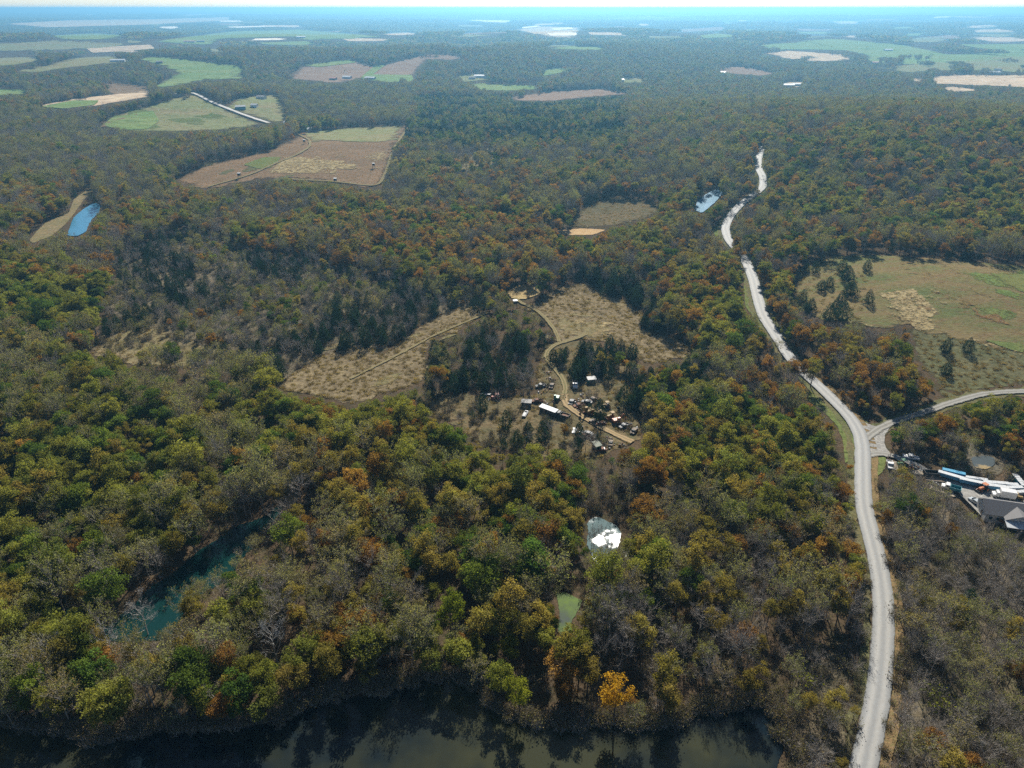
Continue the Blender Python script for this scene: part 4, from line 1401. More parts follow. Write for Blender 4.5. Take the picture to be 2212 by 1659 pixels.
FIELD_CEDARS = [(1740, 612, 1.25), (1885, 665, 1.3), (1810, 640, 1.1), (1372, 690, 1.15), (1430, 705, 1.0), (572, 812, 1.0), (672, 675, 1.0), (605, 640, 1.2), (640, 712, .9), (1730, 800, 1.15), (1865, 790, 1.0), (1655, 770, 1.05),
                (1500, 770, 1.0), (1555, 790, .95), (1690, 700, 1.1), (1830, 960, 1.35), (1880, 1000, 1.2), (1960, 1020, 1.3), (2120, 1060, 1.2), (2030, 920, 1.0), (1940, 910, 1.1), (2000, 480, 1.0), (2050, 490, .9), (1960, 465, 1.0),
                (1900, 320, .9), (1975, 345, .95), (1770, 265, .9), (1745, 260, .85), (1675, 215, .8), (1590, 165, .8), (1840, 175, .8), (60, 590, 1.2), (20, 610, 1.1), (170, 590, 1.3), (870, 345, 1.2), (920, 350, 1.1), (715, 340, 1.0)]
for X_, Y_, s_ in FIELD_CEDARS:
    px, py = 737 + X_ / 3, 553 + Y_ / 3
    x, y, z = gpt(px, py)
    mc, mt = PARTS["cedar_tree"][int(rng.integers(6))]
    wh = "tan field below the scrub slope" if px < 1010 else ("tan clearing above the junkyard" if py < 790 else "junkyard clearing")
    plant("cedar_tree", mc, mt, (x, y, z), rng.uniform(0, 6), s_ * 1.05, s_ * .95, f"full dark cedar at the {wh}", "cedar", f"cedars at the {wh}")


def special(px, py, sp_name, mats, k, label, cat="tree", trunk=None, name=None, kz=None):
    x, y, z = gpt(px, py)
    mc, mt = PARTS[sp_name][int(rng.integers(len(PARTS[sp_name])))]
    mc = mc.copy()
    for i_, m_ in enumerate(mats):
        mc.materials[i_] = m_
    if trunk:
        mt = mt.copy()
        mt.materials[0] = trunk
    return plant(name or sp_name, mc, mt, (x, y, z), rng.uniform(0, 6), k, kz or k, label, cat, None)


special(1325, 1555, "golden_tree", [L_YELLOW], .95, "bright yellow tree on the shore of the dark lake", name="yellow_tree")
special(1122, 1545, "leafy_tree", [L_LIME], .62, "lime green tree above the shore at the mouth of the lake cove", name="lime_tree", kz=.8)
special(975, 1380, "leafy_tree", [L_LIME], .7, "tall lime green tree in the shaded wood by the lake cove", name="lime_tree", kz=.95)
special(1103, 1430, "leafy_tree", [L_LIME], .55, "small lime green tree between the algae pond and the dark lake", name="lime_tree")
special(1740, 1480, "shrub", [L_LIME], 1.9, "lime green shrub in the brush between lake and gravel road", "shrub")
special(2010, 1508, "shrub", [L_LIME], 2.1, "larger lime green shrub in the scrub beside the gravel road", "shrub")
special(2030, 1535, "shrub", [L_LIME], 1.9, "smaller lime green shrub in the scrub, paired with a larger one", "shrub")
special(2110, 1610, "shrub", [L_LIME], 1.5, "lone lime green shrub deep in the scrub far from the gravel road", "shrub")
for px, py, k, t in ((320, 1372, .75, "pale leafless sycamore at the foot of the teal river"), (600, 1430, .8, "pale leafless sycamore with forked white limbs above the lake"),
                     (800, 1460, .7, "pale leafless sycamore in the shade at the lake cove"), (130, 1460, .85, "pale leafless sycamore in the wood near the lake end of the river"),
                     (250, 1430, .75, "pale leafless sycamore on the neck between river and lake")):
    special(px, py, "bare_tree", [B_PALE], k, t, trunk=B_PALE, name="sycamore_tree")
for X_, Y_, s_, w in ((1350, 230, .85, "round golden tree beside the pale straw mound"), (1540, 790, .55, "round golden tree on the grey scrub slope by the tan field")):
    px, py = (737 + X_ / 3, 553 + Y_ / 3) if X_ == 1350 else (X_ / 3, 553 + Y_ / 3)
    special(px, py, "golden_tree" if X_ == 1350 else "rust_tree", [L_GOLD], s_, w, name="golden_tree")

for k_, (px, py) in enumerate([(1276, 1206), (1288, 1222), (1297, 1198), (1306, 1215), (1318, 1204), (1327, 1224), (1312, 1232), (1282, 1192)]):
    e_ = special(px, py, "bare_tree", [B_GREY], .42, "thin leafless sapling standing in the shallow end of the glinting pond", kz=.62)
    e_["group"] = "saplings in the glinting pond"

# the forest: every tree past the nearest ones
VARS = []
first = {}
for name, *_r in SP:
    first[name] = len(VARS)
    VARS += [(name, m) for m in JOINED[name]]
first["patch"] = len(VARS)
VARS += [("wood_patch", m) for m in PATCH]
first["far"] = len(VARS)
VARS += [("wood_patch_far", m) for m in PATCH_FAR]
first["tuft"] = len(VARS)
TUFTS = [tuft(990 + k).mesh("grass_tuft", [GRASS_TUFT]) for k in range(4)]
VARS += [("tuft", m) for m in TUFTS]


def scatter(name, pos, idx, rz, sc, label, cat):
    """one object: points that draw one of the plant shapes each"""
    used = sorted(set(int(i) for i in idx))
    coll = bpy.data.collections.new(name + "_shapes")
    remap = {}
    for k, u in enumerate(used):
        o = bpy.data.objects.new(f"{name}_shape_{k:03d}", VARS[u][1])
        coll.objects.link(o)
        remap[u] = k
    idx = np.array([remap[int(i)] for i in idx], np.int32)
    me = bpy.data.meshes.new(name)
    me.vertices.add(len(pos))
    me.vertices.foreach_set("co", np.asarray(pos, np.float32).ravel())
    a = me.attributes.new("idx", 'INT', 'POINT')
    a.data.foreach_set("value", idx)
    a = me.attributes.new("rot", 'FLOAT_VECTOR', 'POINT')
    a.data.foreach_set("vector", np.stack([np.zeros(len(rz)), np.zeros(len(rz)), rz], 1).astype(np.float32).ravel())
    a = me.attributes.new("scl", 'FLOAT_VECTOR', 'POINT')
    a.data.foreach_set("vector", np.asarray(sc, np.float32).ravel())
    o = link(name, me, kind="stuff", label=label, cat=cat)
    ng = bpy.data.node_groups.new(name + "_growth", 'GeometryNodeTree')
    ng.interface.new_socket("Geometry", in_out='INPUT', socket_type='NodeSocketGeometry')
    ng.interface.new_socket("Geometry", in_out='OUTPUT', socket_type='NodeSocketGeometry')
    N, L = ng.nodes, ng.links
    gi, go = N.new("NodeGroupInput"), N.new("NodeGroupOutput")
    ci = N.new("GeometryNodeCollectionInfo")
    ci.inputs[0].default_value = coll
    ci.inputs[1].default_value = True
    ci.inputs[2].default_value = True
    ip = N.new("GeometryNodeInstanceOnPoints")
    ip.inputs['Pick Instance'].default_value = True

    def att(nm, t):
        n = N.new("GeometryNodeInputNamedAttribute")
        n.data_type = t
        n.inputs[0].default_value = nm
        return n.outputs[0]
    L.new(gi.outputs[0], ip.inputs['Points'])
    L.new(ci.outputs[0], ip.inputs['Instance'])
    L.new(att("idx", 'INT'), ip.inputs['Instance Index'])
    L.new(att("rot", 'FLOAT_VECTOR'), ip.inputs['Rotation'])
    L.new(att("scl", 'FLOAT_VECTOR'), ip.inputs['Scale'])
    L.new(ip.outputs[0], go.inputs[0])
    md = o.modifiers.new("growth", 'NODES')
    md.node_group = ng
    return o


fi = np.nonzero(~single)[0]
fp = allp[fi, :3]
fs = alls[fi]
nvar = np.array([len(JOINED[n]) for n, *_r in SP])
fst = np.array([first[n] for n, *_r in SP])
fidx = fst[fs] + (rng.uniform(0, 1, len(fi)) * nvar[fs]).astype(int)
fsc = np.stack([allk[fi], allk[fi], allz[fi]], 1)


def far_patches(r0, r1, size, key, nv, hs, mask_pts):
    x, y, z, px, py = candidates(r0, r1, size)
    # a patch is left out where its crowns would cover open ground that shows
    ok = np.ones(len(x), bool)
    for fx in (-.42, 0, .42):
        for fy in (-.4, .4):
            gx, gy = x + fx * size, y + fy * size
            for fz in (0, 12):
                qx, qy = proj(gx, gy, hgt(gx, gy) + fz)
                ok &= ~(look(OPEN, qx, qy) & (qy < PH))
    x, y, z = x[ok], y[ok], z[ok]
    n = len(x)
    return np.c_[x, y, z], first[key] + rng.integers(0, nv, n), rng.integers(0, 4, n) * math.pi / 2 + rng.normal(0, .1, n), np.stack([np.ones(n) * 1.06, np.ones(n) * 1.06, hs * rng.uniform(.85, 1.15, n)], 1)


A = far_patches(2600, 7000, 56, "patch", 4, 1.0, None)
B = far_patches(7000, 26000, 150, "far", 3, 1.0, None)
print("patches", len(A[0]), len(B[0]))
scatter("forest", np.concatenate([fp, A[0], B[0]]), np.concatenate([fidx, A[1], B[1]]), np.concatenate([rng.uniform(0, 6.28, len(fi)), A[2], B[2]]), np.concatenate([fsc, A[3], B[3]]),
        "wide autumn forest of mixed trees rolling away to the hazy horizon", "forest")

# brush under the thin woods and along the shores, one mass
x, y, z, px, py = candidates(40, 420, 3.1)
zo = look(zone, px, py)
dens = np.array([.05, .12, .22, .15, .3, .6, .6, .3, .35, .1, .1, .05, .05, .15, .1, .1, .2, .35, .25, .12, .3])[zo]
k = (rng.uniform(0, 1, len(x)) < dens) & ~look(WATER, px, py) & ~look(OPEN, px, py) & ~look(ROADS, px, py)
for fz in (1.0, 2.4):
    qx, qy = proj(x, y, z + fz)
    k &= ~(look(OPEN, qx, qy) | look(ROADS, qx, qy)) | (look(WATER, qx, qy))
x, y, z = x[k], y[k], z[k]
# shoreline
sx, sy = ground(*np.array([p for p in P_LAKE if p[1] < 1650]).T)
sl = smooth_line(np.stack([sx, sy], 1), 1.1)
sl = np.repeat(sl, 3, 0) + rng.normal(0, .9, (len(sl) * 3, 2)) + np.array([0, 1.1])
x, y = np.r_[x, sl[:, 0]], np.r_[y, sl[:, 1]]
z = hgt(x, y)
n = len(x)
s_ = rng.uniform(.45, 1.25, n)
scatter("undergrowth", np.c_[x, y, z], first["shrub"] + rng.integers(0, 4, n), rng.uniform(0, 6.28, n), np.stack([s_, s_, s_], 1), "brown undergrowth of twigs and dead leaves on the wood floor and shore", "undergrowth")

# tall dead grass in the clearings
T = []
for pl, dn in ((P_A, 1.0), (P_B, 1.0), (P_JUNK, .5), (P_GLOW, .6), (P_C1, .4), (P_BROWN, .6), ([(1721, 580), (1808, 553), (1870, 600), (1860, 690), (1775, 693), (1715, 640)], .45)):
    x, y, z, px, py = candidates(150, 650, 2.1)
    k = inside(pl, px, py) & (rng.uniform(0, 1, len(x)) < dn * .8) & ~look(ROADS, px, py)
    T.append(np.c_[x[k], y[k], z[k]])
T = np.concatenate(T)
n = len(T)
s_ = rng.uniform(.6, 1.5, n)
scatter("dry_grass", T, first["tuft"] + rng.integers(0, 4, n), rng.uniform(0, 6.28, n), np.stack([s_, s_, s_ * rng.uniform(.6, 1.1, n)], 1), "tall dead tan grass standing in the clearings", "grass")
print("tufts", n)

# ------------------------------------------------------------------ built things
class MB:
    """boxes, prisms and rods gathered into one mesh"""

    def __init__(self):
        self.v, self.f = [], []

    def _add(self, v, f):
        o = len(self.v)
        self.v += [tuple(p) for p in v]
        self.f += [tuple(i + o for i in q) for q in f]
        return self

    def box(self, x, y, z, sx, sy, sz, rz=0.0, top=1.0, ry=0.0):
        """centre x, y, bottom z; top: how far the top is drawn in"""
        c, s_ = math.cos(rz), math.sin(rz)
        v = []
        for dz, k in ((0, 1.0), (1, top)):
            for dx, dy in ((-.5, -.5), (.5, -.5), (.5, .5), (-.5, .5)):
                a, b = dx * sx * k, dy * sy * k
                zz = dz * sz + math.sin(ry) * a
                v.append((x + a * c - b * s_, y + a * s_ + b * c, z + zz))
        return self._add(v, [(3, 2, 1, 0), (4, 5, 6, 7), (0, 1, 5, 4), (1, 2, 6, 5), (2, 3, 7, 6), (3, 0, 4, 7)])

    def gable(self, x, y, z, sx, sy, rise, t=.12):
        """two roof slabs, ridge along x"""
        h = sy / 2
        for s_ in (-1, 1):
            v = [(x - sx / 2, y + s_ * h, z), (x + sx / 2, y + s_ * h, z), (x + sx / 2, y, z + rise), (x - sx / 2, y, z + rise)]
            v += [(a, b, c + t) for a, b, c in v]
            self._add(v, [(0, 1, 2, 3), (4, 5, 6, 7), (0, 1, 5, 4), (1, 2, 6, 5), (2, 3, 7, 6), (3, 0, 4, 7)])
        return self

    def gable_end(self, x, y, z, sx, sy, rise):
        h = sy / 2
        v = [(x - sx / 2, y - h, z), (x - sx / 2, y + h, z), (x - sx / 2, y, z + rise), (x + sx / 2, y - h, z), (x + sx / 2, y + h, z), (x + sx / 2, y, z + rise)]
        return self._add(v, [(0, 1, 2), (3, 5, 4), (0, 2, 5, 3), (1, 4, 5, 2)])

    def rod(self, a, b, r, n=8):
        a, b = Vector(a), Vector(b)
        d = (b - a).normalized()
        u = d.orthogonal().normalized()
        w = d.cross(u)
        v = []
        for p in (a, b):
            for k in range(n):
                t = 2 * math.pi * k / n
                v.append(tuple(p + (u * math.cos(t) + w * math.sin(t)) * r))
        return self._add(v, [tuple(range(n))[::-1], tuple(range(n, 2 * n))] + [(k, (k + 1) % n, n + (k + 1) % n, n + k) for k in range(n)])

    def profile(self, pts, y0, y1):
        """outline in x,z pulled along y"""
        n = len(pts)
        v = [(x, y0, z) for x, z in pts] + [(x, y1, z) for x, z in pts]
        return self._add(v, [tuple(range(n))[::-1], tuple(range(n, 2 * n))] + [(k, (k + 1) % n, n + (k + 1) % n, n + k) for k in range(n)])

    def build(self, name, mat, parent, bevel=0.0):
        me = bpy.data.meshes.new(name)
        me.from_pydata(self.v, [], self.f)
        bm_ = bmesh.new()
        bm_.from_mesh(me)
        bmesh.ops.recalc_face_normals(bm_, faces=bm_.faces)
        if bevel:
            bmesh.ops.bevel(bm_, geom=list(bm_.edges), offset=bevel, segments=1, affect='EDGES', clamp_overlap=True)
        bm_.to_mesh(me)
        bm_.free()
        me.materials.append(mat)
        o = bpy.data.objects.new(name, me)
        COL.objects.link(o)
        o.parent = parent
        return o


def thing(name, label, cat, px, py, rz=0.0, group=None, lift=0.0, loc=None, k=1.0):
    x, y, z = loc if loc else gpt(px, py)
    d = math.hypot(x, y)
    e = bpy.data.objects.new(name, None)
    e.empty_display_size = .5
    e.location = (x, y, z + lift + .1)
    e.rotation_euler = (0, 0, R(rz))
    e.scale = (k, k, k)
    COL.objects.link(e)
    e["label"], e["category"] = label, cat
    if group:
        e["group"] = group
    return e


WHITE = paint("white_paint", (.62, .62, .61), .5, 0, .2)
WROOF = paint("white_metal_roof", (.5, .52, .53), .5, .0, .3)
BLUE = paint("blue_panel", (.05, .2, .34), .5)
TEAL = paint("teal_paint", (.05, .26, .30), .5)
GREYR = paint("grey_shingle", (.17, .165, .165), .85, 0, .2)
WALLC = paint("pale_siding", (.5, .5, .48), .7)
DARK = paint("dark_steel", (.035, .037, .04), .6)
RUBBER = paint("tyre_rubber", (.02, .02, .02), .85, 0, .1)
GLASS = paint("window_glass", (.03, .05, .06), .08, 0, 0)
ORANGE = paint("orange_paint", (.5, .16, .05), .5, 0, .5)
YELLOW = paint("yellow_paint", (.30, .195, .045), .7, 0, .9)
RUST = paint("rusty_steel", (.17, .075, .04), .85, 0, .5)
BROWNP = paint("brown_load", (.16, .10, .06), .9)
SILVER = paint("silver_paint", (.42, .45, .46), .3, .3, .1)
GREENP = paint("green_paint", (.04, .17, .09), .5)
WOOD = paint("weathered_wood", (.24, .19, .14), .85)
WOODP = paint("pale_timber", (.46, .38, .27), .8)
REDP = paint("red_paint", (.42, .07, .04), .5)
ROOFR = paint("red_roof", (.36, .12, .09), .7)
ZINC = paint("galvanised_roof", (.33, .34, .34), .6, .0, .45)


def wheels(e, xs_, w, r=.42, t=.26):
    for x in xs_:
        for s_ in (-1, 1):
            y = s_ * (w / 2 - t / 2)
            o = MB().rod((x, y - t / 2, r), (x, y + t / 2, r), r, 12).build("wheel", RUBBER, e)
            MB().rod((x, y - t / 2 - .012, r), (x, y + t / 2 + .012, r), r * .5, 8).build("rim", ZINC, o)


def box_trailer(label, px, py, rz, L_, w, h, body, roof, group=None, ribs=6):
    L_, w, h = L_ * .92, w * .72, h * .68
    e = thing("box_trailer", label, "trailer", px, py, rz, group)
    b = MB().box(0, 0, .75, L_, w, h - .75).build("body", body, e, .03)
    for k in range(ribs):
        x = -L_ / 2 + (k + .5) * L_ / ribs
        MB().box(x, -w / 2 - .02, .8, .08, .05, h - .85).build("rib", body, b)
    r_ = MB().box(0, 0, h + .004, L_ + .06, w + .08, .09).build("roof", roof, e, .02)
    for k in range(ribs - 1):
        MB().box(-L_ / 2 + (k + 1) * L_ / ribs, 0, h + .096, .06, w, .03).build("seam", roof, r_)
    MB().box(L_ / 2 + .03, 0, .85, .05, w * .86, h - 1.1).build("door", WHITE, e)
    MB().box(0, 0, .5, L_ * .96, .9, .24).build("chassis", DARK, e)
    MB().box(-L_ / 2 - .6, 0, .45, 1.3, .14, .12).build("hitch", DARK, e)
    wheels(e, (L_ * .22, L_ * .36), w, .34)
    return e


def dump_truck(name, label, px, py, rz, cab, bed, load=None, L_=6.6, w=2.3, k=1.0, group=None):
    e = thing(name, label, "truck", px, py, rz, group, k=k)
    MB().box(0, 0, .55, L_, .9, .25).build("chassis", DARK, e)
    c = MB().profile([(-L_ / 2, .6), (-L_ / 2, 1.35), (-L_ / 2 + .9, 1.5), (-L_ / 2 + 1.25, 2.3), (-L_ / 2 + 2.3, 2.35), (-L_ / 2 + 2.3, .6)], -w * .44, w * .44).build("cab", cab, e, .05)
    MB().box(-L_ / 2 + 1.06, 0, 1.62, .06, w * .74, .5, ry=0).build("windscreen", GLASS, c)
    for s_ in (-1, 1):
        MB().box(-L_ / 2 + 1.75, s_ * w * .445, 1.55, .8, .03, .55).build("window", GLASS, c)
        MB().box(-L_ / 2 - .02, s_ * w * .33, .85, .05, .22, .18).build("headlight", WHITE, e)
    x0, x1, t, z0, z1 = -L_ / 2 + 2.5, L_ / 2, .09, .85, 1.9
    b = MB().box((x0 + x1) / 2, 0, z0, x1 - x0, w, .1).build("bed", bed, e)
    for s_ in (-1, 1):
        MB().box((x0 + x1) / 2, s_ * (w / 2 - t / 2), z0 + .102, x1 - x0, t, z1 - z0 - .1).build("side", bed, b)
    MB().box(x0 + t / 2, 0, z0 + .102, t, w - 2 * t - .004, z1 - z0).build("headboard", bed, b)
    MB().box(x1 - t / 2, 0, z0 + .102, t, w - 2 * t - .004, z1 - z0 - .1).build("tailgate", bed, b)
    if load:
        MB().box((x0 + x1) / 2, 0, z0 + .104, x1 - x0 - .3, w - .3, .55, top=.7).build("load", load, b)
    wheels(e, (-L_ / 2 + 1.1, L_ / 2 - 1.9, L_ / 2 - .8), w)
    return e


def box_truck(label, px, py, rz):
    L_, w = 6.4, 2.2
    e = thing("box_truck", label, "truck", px, py, rz)
    MB().box(0, 0, .5, L_, .9, .22).build("chassis", DARK, e)
    c = MB().profile([(-L_ / 2, .55), (-L_ / 2, 1.3), (-L_ / 2 + .7, 1.45), (-L_ / 2 + 1.1, 2.2), (-L_ / 2 + 1.8, 2.25), (-L_ / 2 + 1.8, .55)], -w * .46, w * .46).build("cab", WHITE, e, .05)
    MB().box(-L_ / 2 + .88, 0, 1.55, .06, w * .76, .5).build("windscreen", GLASS, c)
    b = MB().box(-L_ / 2 + 1.95 + 2.2, 0, .8, 4.4, w + .15, 2.35).build("cargo_box", WHITE, e, .04)
    MB().box(L_ / 2 - .03, 0, .9, .05, w * .9, 2.1).build("rear_door", ZINC, b)
    wheels(e, (-L_ / 2 + 1.0, L_ / 2 - 1.5), w)


def pickup(name, label, cat, px, py, rz, col, bed=True, k=1.0):
    L_, w = 5.2, 1.9
    e = thing(name, label, cat, px, py, rz, k=k)
    if bed:
        pr = [(-2.6, .45), (-2.6, .95), (-1.35, 1.08), (-.75, 1.7), (.5, 1.72), (.65, 1.1), (.65, .45)]
        b = MB().profile(pr, -w / 2, w / 2).build("body", col, e, .05)
        bb = MB().box(1.63, 0, .5, 1.9, w, .12).build("bed", col, e)
        for s_ in (-1, 1):
            MB().box(1.63, s_ * (w / 2 - .05), .622, 1.9, .1, .48).build("side", col, bb)
        MB().box(2.55, 0, .622, .07, w - .21, .46).build("tailgate", col, bb)
    else:
        pr = [(-2.4, .4), (-2.4, .85), (-1.3, .98), (-.6, 1.5), (1.0, 1.52), (1.75, 1.05), (2.4, .95), (2.4, .4)]
        b = MB().profile(pr, -w / 2, w / 2).build("body", col, e, .06)
        MB().box(1.42, 0, 1.12, .5, w * .8, .2).build("rear_window", GLASS, b)
    MB().box(-.98, 0, 1.2, .5, w * .84, .36, top=.8).build("windscreen", GLASS, b)
    for s_ in (-1, 1):
        MB().box(.1, s_ * (w / 2 + .006), 1.12, 1.3, .02, .42).build("window", GLASS, b)
        MB().box(-2.6 if bed else -2.4, s_ * .65, .68, .06, .35, .16).build("headlight", WHITE, e)
    wheels(e, (-1.65, 1.55), w, .36, .24)
    return e


def tractor(name, label, px, py, rz, col, k=1.0, bucket=True):
    e = thing(name, label, "tractor", px, py, rz, k=k)
    MB().box(-.9, 0, .75, 1.9, .75, .75).build("hood", col, e, .06)
    MB().box(.45, 0, .6, 1.1, 1.0, .5).build("body", col, e, .05)
    MB().box(.7, 0, 1.11, .5, .5, .45).build("seat", DARK, e)
    for sx in (-.1, 1.0):
        for s_ in (-1, 1):
            MB().rod((sx, s_ * .6, 1.0), (sx, s_ * .6, 2.4), .05, 6).build("post", DARK, e)
    MB().box(.45, 0, 2.4, 1.5, 1.5, .1).build("canopy", col, e)
    if bucket:
        for s_ in (-1, 1):
            MB().rod((-.2, s_ * .55, 1.2), (-2.5, s_ * .55, .45), .08, 6).build("loader_arm", col, e)
        MB().profile([(-2.5, .1), (-3.2, .05), (-3.3, .15), (-2.65, .25), (-2.6, .85), (-2.5, .85)], -.95, .95).build("bucket", DARK, e)
    for x, r, t in ((-1.5, .45, .3), (.7, .8, .45)):
        for s_ in (-1, 1):
            o = MB().rod((x, s_ * .72, r), (x, s_ * (.72 + t), r), r, 14).build("wheel", RUBBER, e)
            MB().rod((x, s_ * .73, r), (x, s_ * (.735 + t), r), r * .5, 8).build("rim", col, o)
    return e


def excavator(label, px, py, rz, col, k=1.0):
    e = thing("excavator", label, "excavator", px, py, rz, k=k)
    for s_ in (-1, 1):
        MB().profile([(-1.9, .25), (-1.6, 0), (1.6, 0), (1.9, .25), (1.9, .6), (1.6, .85), (-1.6, .85), (-1.9, .6)], s_ * 1.2 - .28, s_ * 1.2 + .28).build("track", RUST, e)
    b = MB().box(.35, 0, .95, 3.0, 2.4, 1.1).build("body", col, e, .08)
    c = MB().box(-.5, .7, 2.06, 1.3, .95, .95).build("cab", col, e, .05)
    MB().box(-1.16, .7, 2.2, .03, .75, .7).build("windscreen", GLASS, c)
    MB().profile([(-.9, 1.6), (-2.6, 3.9), (-3.0, 4.0), (-2.8, 3.5), (-1.2, 1.3)], -.2, .2).build("boom", col, e)
    MB().profile([(-2.7, 4.1), (-3.05, 3.95), (-4.3, 1.7), (-4.05, 1.6)], -.15, .15).build("stick", col, e)
    MB().profile([(-4.35, 1.75), (-4.6, 1.2), (-4.2, .7), (-3.7, .85), (-3.75, 1.1), (-4.1, 1.2), (-4.0, 1.7)], -.45, .45).build("bucket", RUST, e)
    MB().rod((1.2, -.8, 2.06), (1.2, -.8, 2.7), .07).build("exhaust", DARK, e)


def bulldozer(label, px, py, rz, col, k=1.0):
    e = thing("bulldozer", label, "bulldozer", px, py, rz, k=k)
    for s_ in (-1, 1):
        MB().profile([(-1.7, .3), (-1.4, 0), (1.4, 0), (1.7, .3), (1.7, .7), (1.3, 1.0), (-1.3, 1.0), (-1.7, .7)], s_ * .95 - .25, s_ * .95 + .25).build("track", RUST, e)
    MB().box(-.6, 0, .75, 1.9, .9, .95).build("hood", col, e, .06)
    MB().box(.9, 0, .75, 1.3, 1.2, .7).build("body", col, e, .05)
    MB().box(1.0, 0, 1.46, .5, .7, .6).build("seat", DARK, e)
    for sx in (.35, 1.45):
        for s_ in (-1, 1):
            MB().rod((sx, s_ * .6, 1.45), (sx, s_ * .6, 2.6), .05, 6).build("post", DARK, e)
    MB().box(.9, 0, 2.6, 1.5, 1.5, .1).build("canopy", col, e)
    for s_ in (-1, 1):
        MB().rod((-.2, s_ * 1.28, .5), (-2.2, s_ * 1.28, .4), .1, 6).build("push_arm", col, e)
    MB().profile([(-2.25, .05), (-2.4, .05), (-2.3, .6), (-2.4, 1.15), (-2.25, 1.15), (-2.15, .6)], -1.6, 1.6).build("blade", RUST, e)


def shed(name, label, cat, px, py, rz, L_, w, h, rise, wall, roof, lean=False, k=1.0, group=None):
    e = thing(name, label, cat, px, py, rz, group, k=k)
    b = MB().box(0, 0, -.3, L_, w, h + .3).build("wall", wall, e)
    if lean:
        MB()._add([(-L_ / 2 - .2, -w / 2 - .25, h + .02), (L_ / 2 + .2, -w / 2 - .25, h + .02), (L_ / 2 + .2, w / 2 + .25, h + .02 + rise), (-L_ / 2 - .2, w / 2 + .25, h + .02 + rise),
                   (-L_ / 2 - .2, -w / 2 - .25, h + .14), (L_ / 2 + .2, -w / 2 - .25, h + .14), (L_ / 2 + .2, w / 2 + .25, h + .14 + rise), (-L_ / 2 - .2, w / 2 + .25, h + .14 + rise)],
                  [(3, 2, 1, 0), (4, 5, 6, 7), (0, 1, 5, 4), (1, 2, 6, 5), (2, 3, 7, 6), (3, 0, 4, 7)]).build("roof", roof, e)
        MB()._add([(-L_ / 2, w / 2, h), (L_ / 2, w / 2, h), (L_ / 2, w / 2, h + rise * .95), (-L_ / 2, w / 2, h + rise * .95)], [(0, 1, 2, 3)]).build("back_wall", wall, e)
    else:
        MB().gable_end(0, 0, h + .002, L_, w, rise).build("gable", wall, e)
        MB().gable(0, 0, h + .0, L_ + .5, w + .6, rise * (w + .6) / w).build("roof", roof, e)
    d = MB().box(-L_ * .2, -w / 2 - .02, 0, .95, .05, min(2.0, h * .9)).build("door", WOOD, e)
    MB().box(-L_ * .2 + .35, -w / 2 - .06, .95, .06, .06, .06).build("handle", DARK, d)
    for x in (L_ * .12, L_ * .34):
        f = MB().box(x, -w / 2 - .02, h * .45, .9, .05, .8).build("window", WHITE, e)
        MB().box(x, -w / 2 - .05, h * .45 + .08, .74, .02, .64).build("pane", GLASS, f)
    return e


def heap(name, label, cat, px, py, mats, n, spread, size, seed, k=1.0):
    """a scrap heap: each piece of it a part"""
    g = random.Random(seed)
    e = thing(name, label, cat, px, py, g.uniform(0, 180), k=k)
    for i_ in range(n):
        r_, a_ = spread * math.sqrt(g.random()), g.uniform(0, 6.28)
        z_ = max(0, (1 - r_ / spread)) * size * g.uniform(.2, 1.0)
        s_ = size * g.uniform(.35, 1.0)
        m_ = g.choice(mats)
        t_ = g.random()
        if t_ < .45:
            MB().box(r_ * math.cos(a_), r_ * math.sin(a_), z_, s_, s_ * g.uniform(.3, .9), s_ * g.uniform(.3, .8), g.uniform(0, 3), g.uniform(.7, 1), g.uniform(-.2, .2)).build("scrap_block", m_, e, .03)
        elif t_ < .75:
            x, y = r_ * math.cos(a_), r_ * math.sin(a_)
            MB().rod((x, y, z_ + .1), (x + g.uniform(-1, 1) * s_ * 2, y + g.uniform(-1, 1) * s_ * 2, z_ + g.uniform(.1, .9) * s_), .09, 6).build("pipe", m_, e)
        else:
            x, y = r_ * math.cos(a_), r_ * math.sin(a_)
            MB().rod((x, y, z_), (x + .05, y + .05, z_ + s_ * .8), s_ * .35, 10).build("drum", m_, e)
    return e


def timber(label, px, py, rz, L_, n, mat, k=1.0):
    e = thing("timber_stack", label, "timber", px, py, rz, k=k)
    for s_ in (-.3, .3):
        MB().box(L_ * s_, 0, 0, .15, n * .34, .12).build("bearer", WOOD, e)
    for i_ in range(n):
        MB().box(random.uniform(-.25, .25), (i_ - n / 2 + .5) * .33, .125 + .03 * (i_ % 3), L_ * random.uniform(.85, 1.0), .26, .22, random.uniform(-.02, .02)).build("beam", mat, e)
    return e


def Y(X_, Y_):          # pixel of the yard close-up -> photograph
    return 1843.2 + X_ / 6, 921.6 + Y_ / 6


def J(X_, Y_):          # pixel of the junkyard close-up -> photograph
    return 1008 + X_ * .1953, 777.6 + Y_ * .1953


